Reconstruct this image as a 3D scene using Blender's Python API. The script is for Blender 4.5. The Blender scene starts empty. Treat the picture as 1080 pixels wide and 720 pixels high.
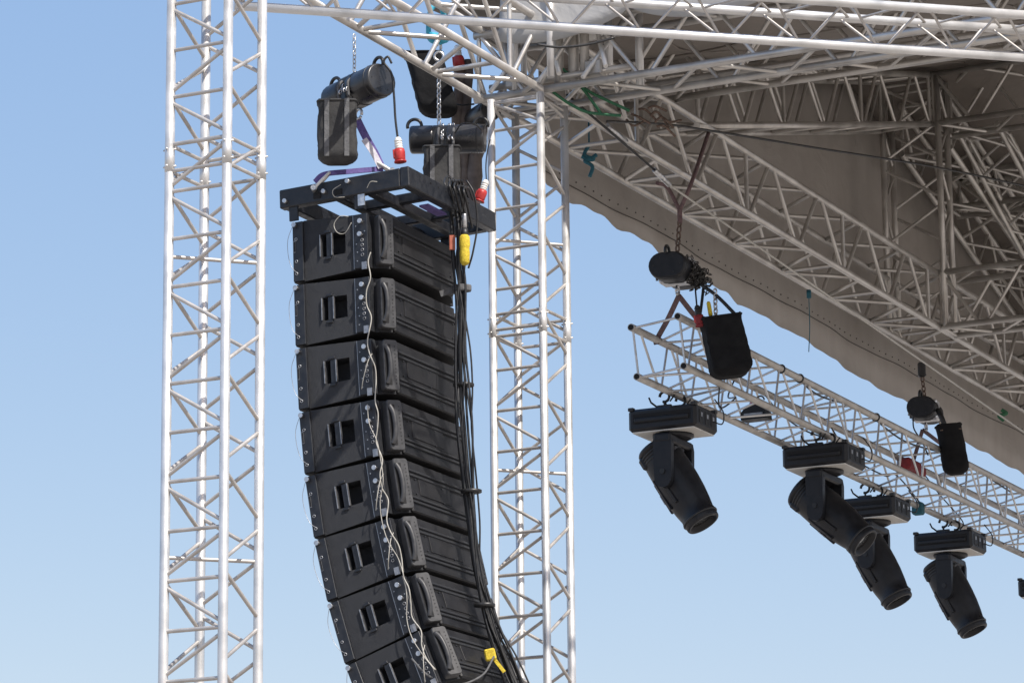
import bpy, math, random
from mathutils import Vector, Matrix

random.seed(7)
R = math.radians
V = Vector

# ------------------------------------------------------------------ camera
scene = bpy.context.scene
COL = scene.collection
F_PX = 3700.0                       # focal length in pixels of the 1080 px wide photograph
PITCH, ROLL, EYE = 13.14, -0.58, 1.7
CAM = V((0, 0, EYE))
cam_rot = Matrix.Rotation(R(90 + PITCH), 3, 'X') @ Matrix.Rotation(R(ROLL), 3, 'Z')
cd = bpy.data.cameras.new('camera')
cd.sensor_width = 36.0
cd.lens = F_PX / 1080 * 36
cd.clip_start, cd.clip_end = 0.1, 6000
cam = bpy.data.objects.new('camera', cd)
cam.location = CAM
cam.rotation_euler = cam_rot.to_euler()
COL.objects.link(cam)
scene.camera = cam

# ------------------------------------------------------------------ world, sun, exposure
SUN_EL, SUN_AZ = 52.0, 38.0         # elevation; azimuth to the right of straight behind the camera
sun_dir = V((math.sin(R(SUN_AZ)) * math.cos(R(SUN_EL)), -math.cos(R(SUN_AZ)) * math.cos(R(SUN_EL)), math.sin(R(SUN_EL))))
world = bpy.data.worlds.new('World')
scene.world = world
world.use_nodes = True
nt = world.node_tree
sky = nt.nodes.new('ShaderNodeTexSky')
sky.sky_type = 'NISHITA'
sky.sun_disc = False
sky.sun_elevation = R(SUN_EL)
sky.sun_rotation = math.atan2(sun_dir.x, sun_dir.y)
sky.air_density, sky.dust_density, sky.ozone_density = 1.0, 1.2, 2.5
bg = nt.nodes['Background']
# thin bright haze mixed into the clear sky: colour = sky * gain + lift
vm = nt.nodes.new('ShaderNodeVectorMath'); vm.operation = 'MULTIPLY_ADD'
vm.inputs[1].default_value = (.88, .60, .26)
vm.inputs[2].default_value = (.44, 1.28, 3.35)
nt.links.new(sky.outputs[0], vm.inputs[0])
nt.links.new(vm.outputs[0], bg.inputs[0])
bg.inputs[1].default_value = 0.14
ld = bpy.data.lights.new('sun', 'SUN')
ld.energy = 4.4
ld.angle = R(0.53)
ld.color = (1.0, 0.95, 0.88)
sun = bpy.data.objects.new('sun', ld)
sun.rotation_euler = sun_dir.to_track_quat('Z', 'Y').to_euler()
sun.location = (0, 0, 30)
COL.objects.link(sun)
scene.view_settings.view_transform = 'Standard'
scene.view_settings.look = 'None'
scene.view_settings.exposure = 0.35
scene.view_settings.gamma = 1.0

# ------------------------------------------------------------------ directions of the stage
YAW = 26.3
U = V((math.cos(R(YAW)), -math.sin(R(YAW)), 0))     # towards the back of the stage (right and nearer)
W = V((math.sin(R(YAW)), math.cos(R(YAW)), 0))      # along the stage front (right and away)
Z = V((0, 0, 1))

def at(px, py, Y):
    """point of the place seen at photo pixel px,py at world depth Y"""
    d = cam_rot @ V(((px - 540) / F_PX, (360 - py) / F_PX, -1))
    return CAM + d * (Y / d.y)

def atz(px, py, z):
    d = cam_rot @ V(((px - 540) / F_PX, (360 - py) / F_PX, -1))
    return CAM + d * ((z - EYE) / d.z)

def proj(p):
    q = cam_rot.transposed() @ (p - CAM)
    return (540 + F_PX * q.x / -q.z, 360 - F_PX * q.y / -q.z, -q.z)

# ------------------------------------------------------------------ materials
def new_mat(name):
    m = bpy.data.materials.new(name)
    m.use_nodes = True
    n = m.node_tree
    return m, n, n.nodes['Principled BSDF'], n.links

def mat(name, c1, c2=None, rough=0.5, rough2=None, metal=0.0, scale=20, bump=0.0, bscale=200, coat=0.0, trans=0.0, detail=6, stretch=None, lo=0.35, hi=0.65, spec=None):
    m, n, b, L = new_mat(name)
    tc = n.nodes.new('ShaderNodeNewGeometry')
    mp = n.nodes.new('ShaderNodeMapping')
    if stretch: mp.inputs['Scale'].default_value = stretch
    L.new(tc.outputs['Position'], mp.inputs['Vector'])
    nz = n.nodes.new('ShaderNodeTexNoise')
    nz.inputs['Scale'].default_value = scale
    nz.inputs['Detail'].default_value = detail
    L.new(mp.outputs[0], nz.inputs['Vector'])
    cr = n.nodes.new('ShaderNodeValToRGB')
    cr.color_ramp.elements[0].position = lo
    cr.color_ramp.elements[1].position = hi
    cr.color_ramp.elements[0].color = (*c1, 1)
    cr.color_ramp.elements[1].color = (*(c2 or c1), 1)
    L.new(nz.outputs[0], cr.inputs[0])
    L.new(cr.outputs[0], b.inputs['Base Color'])
    if rough2 is not None:
        mr = n.nodes.new('ShaderNodeMapRange')
        mr.inputs['From Min'].default_value = 0.3; mr.inputs['From Max'].default_value = 0.7
        mr.inputs['To Min'].default_value = rough; mr.inputs['To Max'].default_value = rough2
        L.new(nz.outputs[0], mr.inputs[0]); L.new(mr.outputs[0], b.inputs['Roughness'])
    else:
        b.inputs['Roughness'].default_value = rough
    b.inputs['Metallic'].default_value = metal
    if spec is not None: b.inputs['Specular IOR Level'].default_value = spec
    if coat: b.inputs['Coat Weight'].default_value = coat; b.inputs['Coat Roughness'].default_value = 0.15
    if bump:
        n2 = n.nodes.new('ShaderNodeTexNoise')
        n2.inputs['Scale'].default_value = bscale
        n2.inputs['Detail'].default_value = 4
        L.new(tc.outputs['Position'], n2.inputs['Vector'])
        bp = n.nodes.new('ShaderNodeBump')
        bp.inputs['Strength'].default_value = bump
        bp.inputs['Distance'].default_value = 0.01
        L.new(n2.outputs[0], bp.inputs['Height'])
        L.new(bp.outputs[0], b.inputs['Normal'])
    if trans:
        out = n.nodes['Material Output']
        tr = n.nodes.new('ShaderNodeBsdfTranslucent')
        L.new(cr.outputs[0], tr.inputs[0])
        mx = n.nodes.new('ShaderNodeMixShader')
        mx.inputs[0].default_value = trans
        L.new(b.outputs[0], mx.inputs[1]); L.new(tr.outputs[0], mx.inputs[2])
        L.new(mx.outputs[0], out.inputs[0])
    return m

M = {}
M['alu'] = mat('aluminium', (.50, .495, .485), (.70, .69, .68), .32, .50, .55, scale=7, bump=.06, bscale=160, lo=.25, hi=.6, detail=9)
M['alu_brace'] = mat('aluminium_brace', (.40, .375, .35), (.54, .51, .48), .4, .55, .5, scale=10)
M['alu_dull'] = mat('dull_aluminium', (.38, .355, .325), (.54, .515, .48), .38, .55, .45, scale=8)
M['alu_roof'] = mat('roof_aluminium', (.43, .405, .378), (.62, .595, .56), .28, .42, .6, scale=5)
M['steel'] = mat('zinc_steel', (.45, .45, .46), (.7, .7, .7), .3, .5, .9, scale=40)
M['rust'] = mat('brown_steel', (.10, .07, .055), (.22, .16, .13), .6, .8, .5, scale=60)
M['dark_steel'] = mat('dark_oily_steel', (.03, .028, .026), (.12, .115, .11), .35, .6, .6, scale=60)
M['paint'] = mat('black_textured_paint', (.010, .0115, .0155), (.024, .026, .032), .42, .62, scale=22, bump=.6, bscale=420, lo=.4, hi=.85, detail=12)
M['paint_dark'] = mat('black_frame_paint', (.008, .0095, .014), (.017, .019, .024), .35, .55, scale=25, bump=.15, bscale=300)
M['rear'] = mat('black_rear_plastic', (.009, .009, .0105), (.018, .018, .020), .45, .6, scale=12, spec=.35, bump=.1)
M['handle'] = mat('grey_rubber', (.032, .032, .034), (.052, .052, .055), .4, .55, scale=30)
M['hole'] = mat('dark_void', (.004, .004, .005), rough=.8)
M['cloth'] = mat('black_bag_cloth', (.016, .016, .017), (.044, .043, .043), .7, .9, scale=9, bump=.5, bscale=25)
M['cloth_dark'] = mat('matt_black_cloth', (.006, .006, .007), (.014, .014, .015), .8, .95, scale=14, bump=.5, bscale=22, spec=.2)
M['cloth_grey'] = mat('grey_webbing', (.075, .075, .078), (.13, .13, .135), .7, .9, scale=30, bump=.4, bscale=60)
M['hoist'] = mat('hoist_black_enamel', (.014, .014, .016), (.030, .030, .032), .24, .42, scale=14, spec=.7, bump=.05)
M['lamp'] = mat('lamp_black_plastic', (.006, .0065, .009), (.012, .0125, .016), .38, .55, scale=22, bump=.08, spec=.4)
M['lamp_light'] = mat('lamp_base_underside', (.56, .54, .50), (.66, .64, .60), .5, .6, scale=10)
M['rubber'] = mat('black_cable_rubber', (.012, .012, .013), (.022, .022, .023), .35, .5, scale=40)
M['white_cable'] = mat('beige_cable', (.36, .34, .30), (.5, .48, .43), .5, .6, scale=30)
M['red'] = mat('red_plastic', (.36, .022, .020), (.50, .04, .035), .35, .45, scale=30)
M['darkred'] = mat('dark_red_cloth', (.16, .012, .018), (.24, .02, .025), .6, .8, scale=30)
M['white'] = mat('white_plastic', (.70, .68, .64), (.8, .78, .74), .4, .5, scale=30)
M['yellow'] = mat('yellow_knit', (.50, .36, .02), (.72, .56, .05), .7, .85, scale=80, bump=.6, bscale=160)
M['wire'] = mat('pale_wire', (.40, .385, .35), (.55, .53, .49), .5, .65, .2, scale=60)
M['eyelet'] = mat('dull_eyelet', (.05, .045, .04), (.08, .07, .06), .5)
M['violet'] = mat('violet_sling', (.10, .07, .24), (.16, .12, .34), .7, .85, scale=40, bump=.3)
M['sling_white'] = mat('pale_sling', (.55, .52, .60), (.70, .68, .74), .7, .85, scale=40)
M['maroon'] = mat('maroon_sling', (.10, .06, .065), (.17, .11, .11), .7, .85, scale=40)
M['green'] = mat('green_rope', (.015, .085, .04), (.03, .14, .065), .6, .8, scale=60)
M['teal'] = mat('teal_strap', (.008, .07, .10), (.015, .11, .15), .6, .8, scale=60)
M['blue'] = mat('light_blue_sling', (.03, .28, .42), (.06, .42, .55), .6, .8, scale=60)
M['brown'] = mat('brown_tarp', (.10, .08, .07), (.16, .13, .115), .7, .85, scale=20, bump=.4, bscale=20)
M['ground'] = mat('pale_concrete', (.27, .242, .21), (.38, .345, .30), .8, .95, scale=1.2, bump=.2, bscale=6)
M['ring'] = mat('worn_metal_ring', (.28, .28, .29), (.42, .42, .43), .35, .5, .8, scale=40)  # also paints the edge highlights of the side grips

def glass_mat():
    m, n, b, L = new_mat('lens_glass')
    b.inputs['Base Color'].default_value = (.16, .17, .18, 1)
    b.inputs['Metallic'].default_value = .55
    b.inputs['Roughness'].default_value = .12
    b.inputs['Coat Weight'].default_value = 1
    return m
M['lens'] = glass_mat()

def canvas_mat(name, c1, c2, trans):
    m, n, b, L = new_mat(name)
    g = n.nodes.new('ShaderNodeNewGeometry')
    n1 = n.nodes.new('ShaderNodeTexNoise'); n1.inputs['Scale'].default_value = 0.9; n1.inputs['Detail'].default_value = 7; n1.inputs['Roughness'].default_value = .6
    n2 = n.nodes.new('ShaderNodeTexNoise'); n2.inputs['Scale'].default_value = 5; n2.inputs['Detail'].default_value = 8
    mp = n.nodes.new('ShaderNodeMapping'); mp.inputs['Scale'].default_value = (1, 1, .35)
    L.new(g.outputs['Position'], n1.inputs['Vector']); L.new(g.outputs['Position'], mp.inputs['Vector']); L.new(mp.outputs[0], n2.inputs['Vector'])
    cr = n.nodes.new('ShaderNodeValToRGB')
    cr.color_ramp.elements[0].position, cr.color_ramp.elements[1].position = .3, .7
    cr.color_ramp.elements[0].color = (*c1, 1); cr.color_ramp.elements[1].color = (*c2, 1)
    mx = n.nodes.new('ShaderNodeMath'); mx.operation = 'MULTIPLY_ADD'; mx.inputs[1].default_value = .45
    L.new(n2.outputs[0], mx.inputs[0])
    m2 = n.nodes.new('ShaderNodeMath'); m2.operation = 'MULTIPLY'; m2.inputs[1].default_value = .55
    L.new(n1.outputs[0], m2.inputs[0]); L.new(m2.outputs[0], mx.inputs[2])
    L.new(mx.outputs[0], cr.inputs[0])
    L.new(cr.outputs[0], b.inputs['Base Color'])
    b.inputs['Roughness'].default_value = .65
    wv = n.nodes.new('ShaderNodeTexNoise'); wv.inputs['Scale'].default_value = 3.2; wv.inputs['Detail'].default_value = 5; wv.inputs['Distortion'].default_value = .8
    L.new(g.outputs['Position'], wv.inputs['Vector'])
    bp = n.nodes.new('ShaderNodeBump'); bp.inputs['Strength'].default_value = .22; bp.inputs['Distance'].default_value = .10
    L.new(wv.outputs[0], bp.inputs['Height']); L.new(bp.outputs[0], b.inputs['Normal'])
    out = n.nodes['Material Output']
    tr = n.nodes.new('ShaderNodeBsdfTranslucent'); L.new(cr.outputs[0], tr.inputs[0])
    ms = n.nodes.new('ShaderNodeMixShader'); ms.inputs[0].default_value = trans
    L.new(b.outputs[0], ms.inputs[1]); L.new(tr.outputs[0], ms.inputs[2]); L.new(ms.outputs[0], out.inputs[0])
    return m
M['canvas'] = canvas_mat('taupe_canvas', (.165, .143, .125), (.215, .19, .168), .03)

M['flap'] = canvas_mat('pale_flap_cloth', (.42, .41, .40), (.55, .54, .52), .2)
M['valance'] = canvas_mat('backlit_valance_canvas', (.33, .30, .272), (.43, .398, .365), .08)  # lighter than the roof canvas: backlight from the sky put into the colour

# ------------------------------------------------------------------ mesh building
class MB:
    def __init__(s): s.v = []; s.f = []; s.sm = []
    def add(s, vs, fs, smooth=False):
        o = len(s.v); s.v += [V(p) for p in vs]
        for f in fs: s.f.append([i + o for i in f]); s.sm.append(smooth)
        return s
    def box(s, c, ax, ay, az, hx, hy, hz, bev=0.0):
        """box with centre, unit axes and half sizes; bev chamfers all edges"""
        c = V(c)
        if bev <= 0:
            vs = [c + ax * (hx * i) + ay * (hy * j) + az * (hz * k) for i in (-1, 1) for j in (-1, 1) for k in (-1, 1)]
            return s.add(vs, [(0, 1, 3, 2), (4, 6, 7, 5), (0, 4, 5, 1), (2, 3, 7, 6), (0, 2, 6, 4), (1, 5, 7, 3)])
        vs, idx = [], {}
        for i in (-1, 1):
            for j in (-1, 1):
                for k in (-1, 1):
                    for t in range(3):
                        hh = [hx - bev, hy - bev, hz - bev]; hh[t] += bev
                        idx[(i, j, k, t)] = len(vs)
                        vs.append(c + ax * (hh[0] * i) + ay * (hh[1] * j) + az * (hh[2] * k))
        fs = []
        S = (-1, 1)
        for i in S:
            fs.append([idx[(i, j, k, 0)] for j, k in ((-1, -1), (1, -1), (1, 1), (-1, 1))])
            fs.append([idx[(j, i, k, 1)] for j, k in ((-1, -1), (1, -1), (1, 1), (-1, 1))])
            fs.append([idx[(j, k, i, 2)] for j, k in ((-1, -1), (1, -1), (1, 1), (-1, 1))])
            for j in S:
                fs.append([idx[(i, j, -1, 0)], idx[(i, j, 1, 0)], idx[(i, j, 1, 1)], idx[(i, j, -1, 1)]])
                fs.append([idx[(i, -1, j, 0)], idx[(i, 1, j, 0)], idx[(i, 1, j, 2)], idx[(i, -1, j, 2)]])
                fs.append([idx[(-1, i, j, 1)], idx[(1, i, j, 1)], idx[(1, i, j, 2)], idx[(-1, i, j, 2)]])
                for k in S: fs.append([idx[(i, j, k, 0)], idx[(i, j, k, 1)], idx[(i, j, k, 2)]])
        return s.add(vs, fs)
    def tube(s, pts, r, n=8, cap=True, closed=False):
        pts = [V(p) for p in pts]
        m = len(pts)
        rs = r if isinstance(r, (list, tuple)) else [r] * m
        t0 = (pts[1] - pts[0]).normalized()
        a = t0.orthogonal().normalized()
        vs, fs = [], []
        for i, p in enumerate(pts):
            if closed: t = (pts[(i + 1) % m] - pts[i - 1])
            else: t = pts[min(i + 1, m - 1)] - pts[max(i - 1, 0)]
            if t.length < 1e-9: t = t0
            t = t.normalized()
            a = (a - t * a.dot(t))
            a = a.normalized() if a.length > 1e-6 else t.orthogonal().normalized()
            b = t.cross(a)
            for k in range(n):
                w = 2 * math.pi * k / n
                vs.append(p + (a * math.cos(w) + b * math.sin(w)) * rs[i])
        rng = m if closed else m - 1
        for i in range(rng):
            j = (i + 1) % m
            for k in range(n):
                fs.append((i * n + k, i * n + (k + 1) % n, j * n + (k + 1) % n, j * n + k))
        s.add(vs, fs, True)
        if cap and not closed:
            o = len(s.v) - len(vs)
            s.f.append([o + k for k in range(n)][::-1]); s.sm.append(False)
            s.f.append([o + (m - 1) * n + k for k in range(n)]); s.sm.append(False)
        return s
    def cyl(s, a, b, r, n=12): return s.tube([a, b], r, n)
    def lathe(s, o, axis, prof, n=24, side=None, sy=1.0, sx=1.0):
        """prof: list of (distance along axis, radius)"""
        a = side or axis.orthogonal().normalized(); b = axis.cross(a)
        vs, fs = [], []
        for (d, r) in prof:
            for k in range(n):
                w = 2 * math.pi * k / n
                vs.append(V(o) + axis * d + a * (r * math.cos(w) * sx) + b * (r * math.sin(w) * sy))
        for i in range(len(prof) - 1):
            for k in range(n): fs.append((i * n + k, i * n + (k + 1) % n, (i + 1) * n + (k + 1) % n, (i + 1) * n + k))
        s.add(vs, fs, True)
        o2 = len(s.v) - len(vs)
        s.f.append([o2 + k for k in range(n)][::-1]); s.sm.append(False)
        s.f.append([o2 + (len(prof) - 1) * n + k for k in range(n)]); s.sm.append(False)
        return s
    def prism(s, poly, d):
        """extrude a planar polygon (points) by vector d"""
        n = len(poly); vs = [V(p) for p in poly] + [V(p) + d for p in poly]
        fs = [list(range(n))[::-1], list(range(n, 2 * n))] + [(i, (i + 1) % n, n + (i + 1) % n, n + i) for i in range(n)]
        return s.add(vs, fs)
    def mesh(s, name, m, fix=True):
        me = bpy.data.meshes.new(name)
        me.from_pydata([tuple(p) for p in s.v], [], s.f)
        for p, q in zip(me.polygons, s.sm): p.use_smooth = q
        me.materials.append(m)
        if fix:
            import bmesh
            bm = bmesh.new(); bm.from_mesh(me)
            bmesh.ops.recalc_face_normals(bm, faces=bm.faces[:])
            bm.to_mesh(me); bm.free()
        me.update()
        return me
    def build(s, name, m, parent=None, origin=None):
        """one mesh object; geometry given in world space, kept there under its parent"""
        o = bpy.data.objects.new(name, None)
        if parent is not None: base = parent_world(parent)
        else:
            if origin is None:
                origin = sum(s.v, V()) / max(1, len(s.v))
            base = V(origin)
        t = MB(); t.v = [p - base for p in s.v]; t.f = s.f; t.sm = s.sm
        o = bpy.data.objects.new(name, t.mesh(name, m))
        COL.objects.link(o)
        if parent is not None:
            o.parent = parent; WLOC[o.name] = base
        else:
            o.location = base; WLOC[o.name] = base
        return o

WLOC = {}
def parent_world(p): return WLOC[p.name]

def tag(o, label=None, cat=None, group=None, kind=None):
    if label: o['label'] = label
    if cat: o['category'] = cat
    if group: o['group'] = group
    if kind: o['kind'] = kind
    return o

def empty(name, loc, label, cat, group=None):
    o = bpy.data.objects.new(name, None)
    o.empty_display_size = .2
    o.location = loc; WLOC[o.name] = V(loc)
    COL.objects.link(o)
    WLOC[o.name] = V(loc)
    return tag(o, label, cat, group)

# unit cylinder shared by every brace
def unit_cyl(m, n=8):
    b = MB(); b.tube([(0, 0, 0), (0, 0, .018), (0, 0, .04), (0, 0, .96), (0, 0, .982), (0, 0, 1)], [1.55, 1.38, 1, 1, 1.38, 1.55], n)
    return b.mesh('tube', m)
UC = {}
def tube_obj(name, a, b, r, m, parent, n=8):
    key = (m.name, n)
    if key not in UC: UC[key] = unit_cyl(m, n)
    o = bpy.data.objects.new(name, UC[key])
    base = parent_world(parent)
    d = b - a
    o.location = a - base
    o.rotation_mode = 'QUATERNION'
    o.rotation_quaternion = d.to_track_quat('Z', 'Y')
    o.scale = (r, r, d.length)
    o.parent = parent
    COL.objects.link(o)
    return o

def spline(pts, n=8):
    pts = [V(p) for p in pts]
    out = []
    P = [pts[0] * 2 - pts[1]] + pts + [pts[-1] * 2 - pts[-2]]
    for i in range(1, len(P) - 2):
        p0, p1, p2, p3 = P[i - 1], P[i], P[i + 1], P[i + 2]
        for k in range(n):
            t = k / n
            out.append(.5 * ((2 * p1) + (p2 - p0) * t + (2 * p0 - 5 * p1 + 4 * p2 - p3) * t * t + (3 * p1 - p0 - 3 * p2 + p3) * t ** 3))
    out.append(pts[-1])
    return out

# ------------------------------------------------------------------ ground
g = MB()
g.add([(-1500, -1500, 0), (1500, -1500, 0), (1500, 3000, 0), (-1500, 3000, 0)], [(0, 1, 2, 3)])
tag(g.build('ground', M['ground'], origin=(0, 0, 0)), kind='structure')

# ------------------------------------------------------------------ trusses
def visible(a, b, r):
    best = 0
    for t in (0, .5, 1):
        p = a.lerp(b, t); x, y, d = proj(p)
        if d > 0 and -5 < x < 1085 and -5 < y < 725:
            xa, ya, _ = proj(a); xb, yb, _ = proj(b)
            best = math.hypot(xa - xb, ya - yb) * r / d * 1000 + 1
    return best

def truss(name, label, cat, A, B, wv, hv, pitch=.5, rc=.025, rb=.008, faces='zzzz', mc=None, mb=None, joints=(), group=None, phase=0, frames=(), xbr=0, shift=(0, 0, 0, 0), cs=None):
    """box truss: chords at A, A+wv, A+hv, A+wv+hv running to B.
    faces: pattern of (A|A+wv), (A+wv|A+wv+hv), (A+hv|A+wv+hv), (A|A+hv): z zigzag, h zigzag with rungs, v verticals and zigzag, - none"""
    A = V(A); B = V(B)
    mc = mc or M['alu']; mb = mb or M['alu_brace']
    e = empty(name, A, label, cat, group)
    d = (B - A); Ln = d.length; d = d / Ln
    cs = cs or [V((0, 0, 0)), wv, wv + hv, hv]
    NC = len(cs)
    for c in cs:
        ch = MB(); ch.tube([A + c, B + c], rc, 16)
        # open, darker ends of the tubes read as rims
        ch.build('chord', mc, e)
    br = []
    n = max(1, int(round(Ln / pitch)))
    p = Ln / n
    for fi, pat in enumerate(faces):
        c0, c1 = cs[fi], cs[(fi + 1) % NC]
        sft = shift[fi] * p
        if pat == '-': continue
        for i in range(n + 1):
            s0 = i * p + sft
            def q(s): return A + d * min(max(s, 0.02), Ln - 0.02)
            g_ = p * .05
            if pat in 'zhvr':
                if s0 < Ln:
                    br.append((q(s0 + g_) + c0, q(s0 + p / 2 - g_) + c1))
                if s0 + p / 2 < Ln:
                    br.append((q(s0 + p / 2 + g_) + c1, q(s0 + p - g_) + c0))
            if pat == 'h':
                br.append((q(s0) + c0, q(s0) + c1))
                if s0 + p / 2 < Ln: br.append((q(s0 + p / 2) + c0, q(s0 + p / 2) + c1))
            if pat == 'r' or (pat == 'v' and i % 2 == 0):
                br.append((q(s0) + c0, q(s0) + c1))
    for s0 in list(joints) + [0.03, Ln - 0.03] + list(frames):
        for fi in range(NC):
            for dd in ((-.07, .07) if s0 in joints else (0,)):
                br.append((A + d * (s0 + dd) + cs[fi], A + d * (s0 + dd) + cs[(fi + 1) % NC]))
    if xbr:
        k = xbr
        while k < Ln:
            br.append((A + d * k + cs[0], A + d * k + cs[2])); k += xbr
    br = [b for b in br if (b[1] - b[0]).length > .08]
    sc = sorted(((visible(a, b, rb), a, b) for a, b in br), key=lambda t: -t[0])
    for k, (v, a, b) in enumerate(sc[:100]):
        if v > 0: tube_obj('brace', a, b, rb, mb, e)
    rest = [(a, b) for k, (v, a, b) in enumerate(sc) if k >= 100 or v <= 0]
    if rest:
        m = MB()
        for a, b in rest: m.tube([a, b], rb, 8)
        tag(m.build('lattice_bracing', mb, e), kind='stuff')
    for s0 in joints:
        for c in cs:
            x, y, dd = proj(A + d * s0 + c)
            m = MB()
            P0 = A + d * s0 + c
            m.tube([P0 - d * .075, P0 + d * .075], rc + .0007, 16)
            for off in (-.045, .045):
                m.cyl(P0 + d * off - U * (rc + .012), P0 + d * off + U * (rc + .014), .005, 6)
                m.cyl(P0 + d * off - W * (rc + .012), P0 + d * off + W * (rc + .014), .005, 6)
            m.build('coupler', mc, e)
    return e

CC = .342
# left tower: left chord seen at (176, 400)
Lp = at(176, 400, 17.30); Lp.z = 0
truss('lattice_tower', 'sunlit aluminium lattice tower at the left, standing clear before open sky', 'truss tower',
      Lp, Lp + Z * 8.05, U * CC, W * CC, pitch=.5, faces='hzzz', joints=(6.72 - .0,), xbr=1.55, phase=0, shift=(0, .12, .3, .55), rb=.0105, group=None)
Rp = at(520.5, 400, 21.0); Rp.z = 0
truss('lattice_tower', 'aluminium lattice tower right of the speaker column, its head under the canopy', 'truss tower',
      Rp, Rp + Z * 8.15, U * CC, W * CC, pitch=.5, faces='hzzz', joints=(6.70,), xbr=1.45, shift=(.1, .3, .1, .6), rb=.0105)

# main front truss M1 : lower outer chord a passes (652,187), inner chord b (705,176)
ZB = 8.2
A1 = atz(652, 187, ZB)
def m1(s, off=0.0, z=0.0):         # s metres along the stage front from the right tower
    return A1 + W * (s - M1S) + U * off + Z * z
M1S = 0.0
s_t = (A1 - Rp).dot(W)             # distance of A1 beyond the right tower
M1S = s_t
MW, MH = .42, .45
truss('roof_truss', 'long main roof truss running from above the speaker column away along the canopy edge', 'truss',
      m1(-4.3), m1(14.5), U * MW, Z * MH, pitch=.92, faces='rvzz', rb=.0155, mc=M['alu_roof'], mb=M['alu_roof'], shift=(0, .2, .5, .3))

# front truss from the left tower across the picture, brightly lit
fa = at(247, 6, 18.15); fb = at(1250, 86, 19.45); fb.z = fa.z
fd = (fb - fa).normalized(); fw = V((-fd.y, fd.x, 0))
truss('outrigger_truss', 'slim bright truss crossing the whole top of the picture from the left tower', 'truss',
      fa, fb, None, None, pitch=.47, rb=.0078, rc=.026, faces='zzz', shift=(0, .25, .5), cs=[V((0, 0, 0)), Z * .21 - fw * .13, Z * .21 + fw * .13])

# eave truss along U over the right tower
ea = m1(.35, .0, .0)
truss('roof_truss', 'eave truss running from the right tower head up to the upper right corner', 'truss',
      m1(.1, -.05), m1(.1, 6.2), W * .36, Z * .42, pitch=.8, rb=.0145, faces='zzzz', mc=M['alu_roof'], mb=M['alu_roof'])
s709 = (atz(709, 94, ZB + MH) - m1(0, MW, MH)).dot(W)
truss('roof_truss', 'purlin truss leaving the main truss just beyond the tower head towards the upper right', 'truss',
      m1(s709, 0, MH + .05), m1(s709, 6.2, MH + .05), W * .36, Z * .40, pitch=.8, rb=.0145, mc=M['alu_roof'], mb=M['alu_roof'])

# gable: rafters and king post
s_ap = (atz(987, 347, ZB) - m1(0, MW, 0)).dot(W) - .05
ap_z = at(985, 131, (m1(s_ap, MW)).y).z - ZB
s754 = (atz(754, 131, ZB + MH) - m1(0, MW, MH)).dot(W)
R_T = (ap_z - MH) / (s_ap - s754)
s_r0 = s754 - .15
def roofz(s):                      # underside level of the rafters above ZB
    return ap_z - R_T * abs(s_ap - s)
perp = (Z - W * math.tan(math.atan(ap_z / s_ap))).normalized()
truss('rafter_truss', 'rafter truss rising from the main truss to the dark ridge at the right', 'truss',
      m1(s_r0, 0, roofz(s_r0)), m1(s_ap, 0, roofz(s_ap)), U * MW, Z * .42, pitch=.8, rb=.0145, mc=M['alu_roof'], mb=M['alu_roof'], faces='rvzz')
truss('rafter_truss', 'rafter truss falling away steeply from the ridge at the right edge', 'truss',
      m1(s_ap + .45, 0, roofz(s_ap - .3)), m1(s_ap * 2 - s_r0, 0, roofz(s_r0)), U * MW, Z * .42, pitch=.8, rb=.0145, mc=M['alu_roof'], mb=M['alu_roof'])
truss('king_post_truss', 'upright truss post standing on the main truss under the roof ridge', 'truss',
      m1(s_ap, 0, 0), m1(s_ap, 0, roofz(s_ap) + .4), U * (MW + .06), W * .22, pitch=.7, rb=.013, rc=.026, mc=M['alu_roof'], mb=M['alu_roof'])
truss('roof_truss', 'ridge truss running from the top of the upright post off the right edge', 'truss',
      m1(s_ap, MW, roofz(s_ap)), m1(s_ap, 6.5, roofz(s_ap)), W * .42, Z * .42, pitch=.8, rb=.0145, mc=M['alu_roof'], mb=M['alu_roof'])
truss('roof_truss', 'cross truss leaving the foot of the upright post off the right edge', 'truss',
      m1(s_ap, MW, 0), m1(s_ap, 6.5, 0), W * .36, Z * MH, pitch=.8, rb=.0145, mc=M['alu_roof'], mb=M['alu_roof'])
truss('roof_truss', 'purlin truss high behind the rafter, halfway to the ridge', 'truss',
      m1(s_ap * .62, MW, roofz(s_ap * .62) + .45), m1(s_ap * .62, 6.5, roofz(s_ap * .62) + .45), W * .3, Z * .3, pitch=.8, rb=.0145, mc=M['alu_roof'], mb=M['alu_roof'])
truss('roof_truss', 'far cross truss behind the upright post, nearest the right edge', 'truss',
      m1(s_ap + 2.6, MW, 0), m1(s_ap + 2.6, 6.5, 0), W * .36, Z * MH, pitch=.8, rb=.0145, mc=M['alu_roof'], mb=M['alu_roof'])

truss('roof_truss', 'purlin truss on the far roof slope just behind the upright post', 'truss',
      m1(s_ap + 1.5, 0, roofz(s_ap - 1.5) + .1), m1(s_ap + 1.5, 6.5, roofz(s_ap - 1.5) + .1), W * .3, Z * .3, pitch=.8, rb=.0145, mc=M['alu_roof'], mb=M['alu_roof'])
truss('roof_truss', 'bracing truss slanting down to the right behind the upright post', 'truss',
      m1(s_ap + .4, .5, roofz(s_ap) + .05), m1(s_ap + 3.6, .5, .4), U * .35, W * .3, pitch=.7, rb=.0135, rc=.022, mc=M['alu_roof'], mb=M['alu_roof'])


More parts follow.
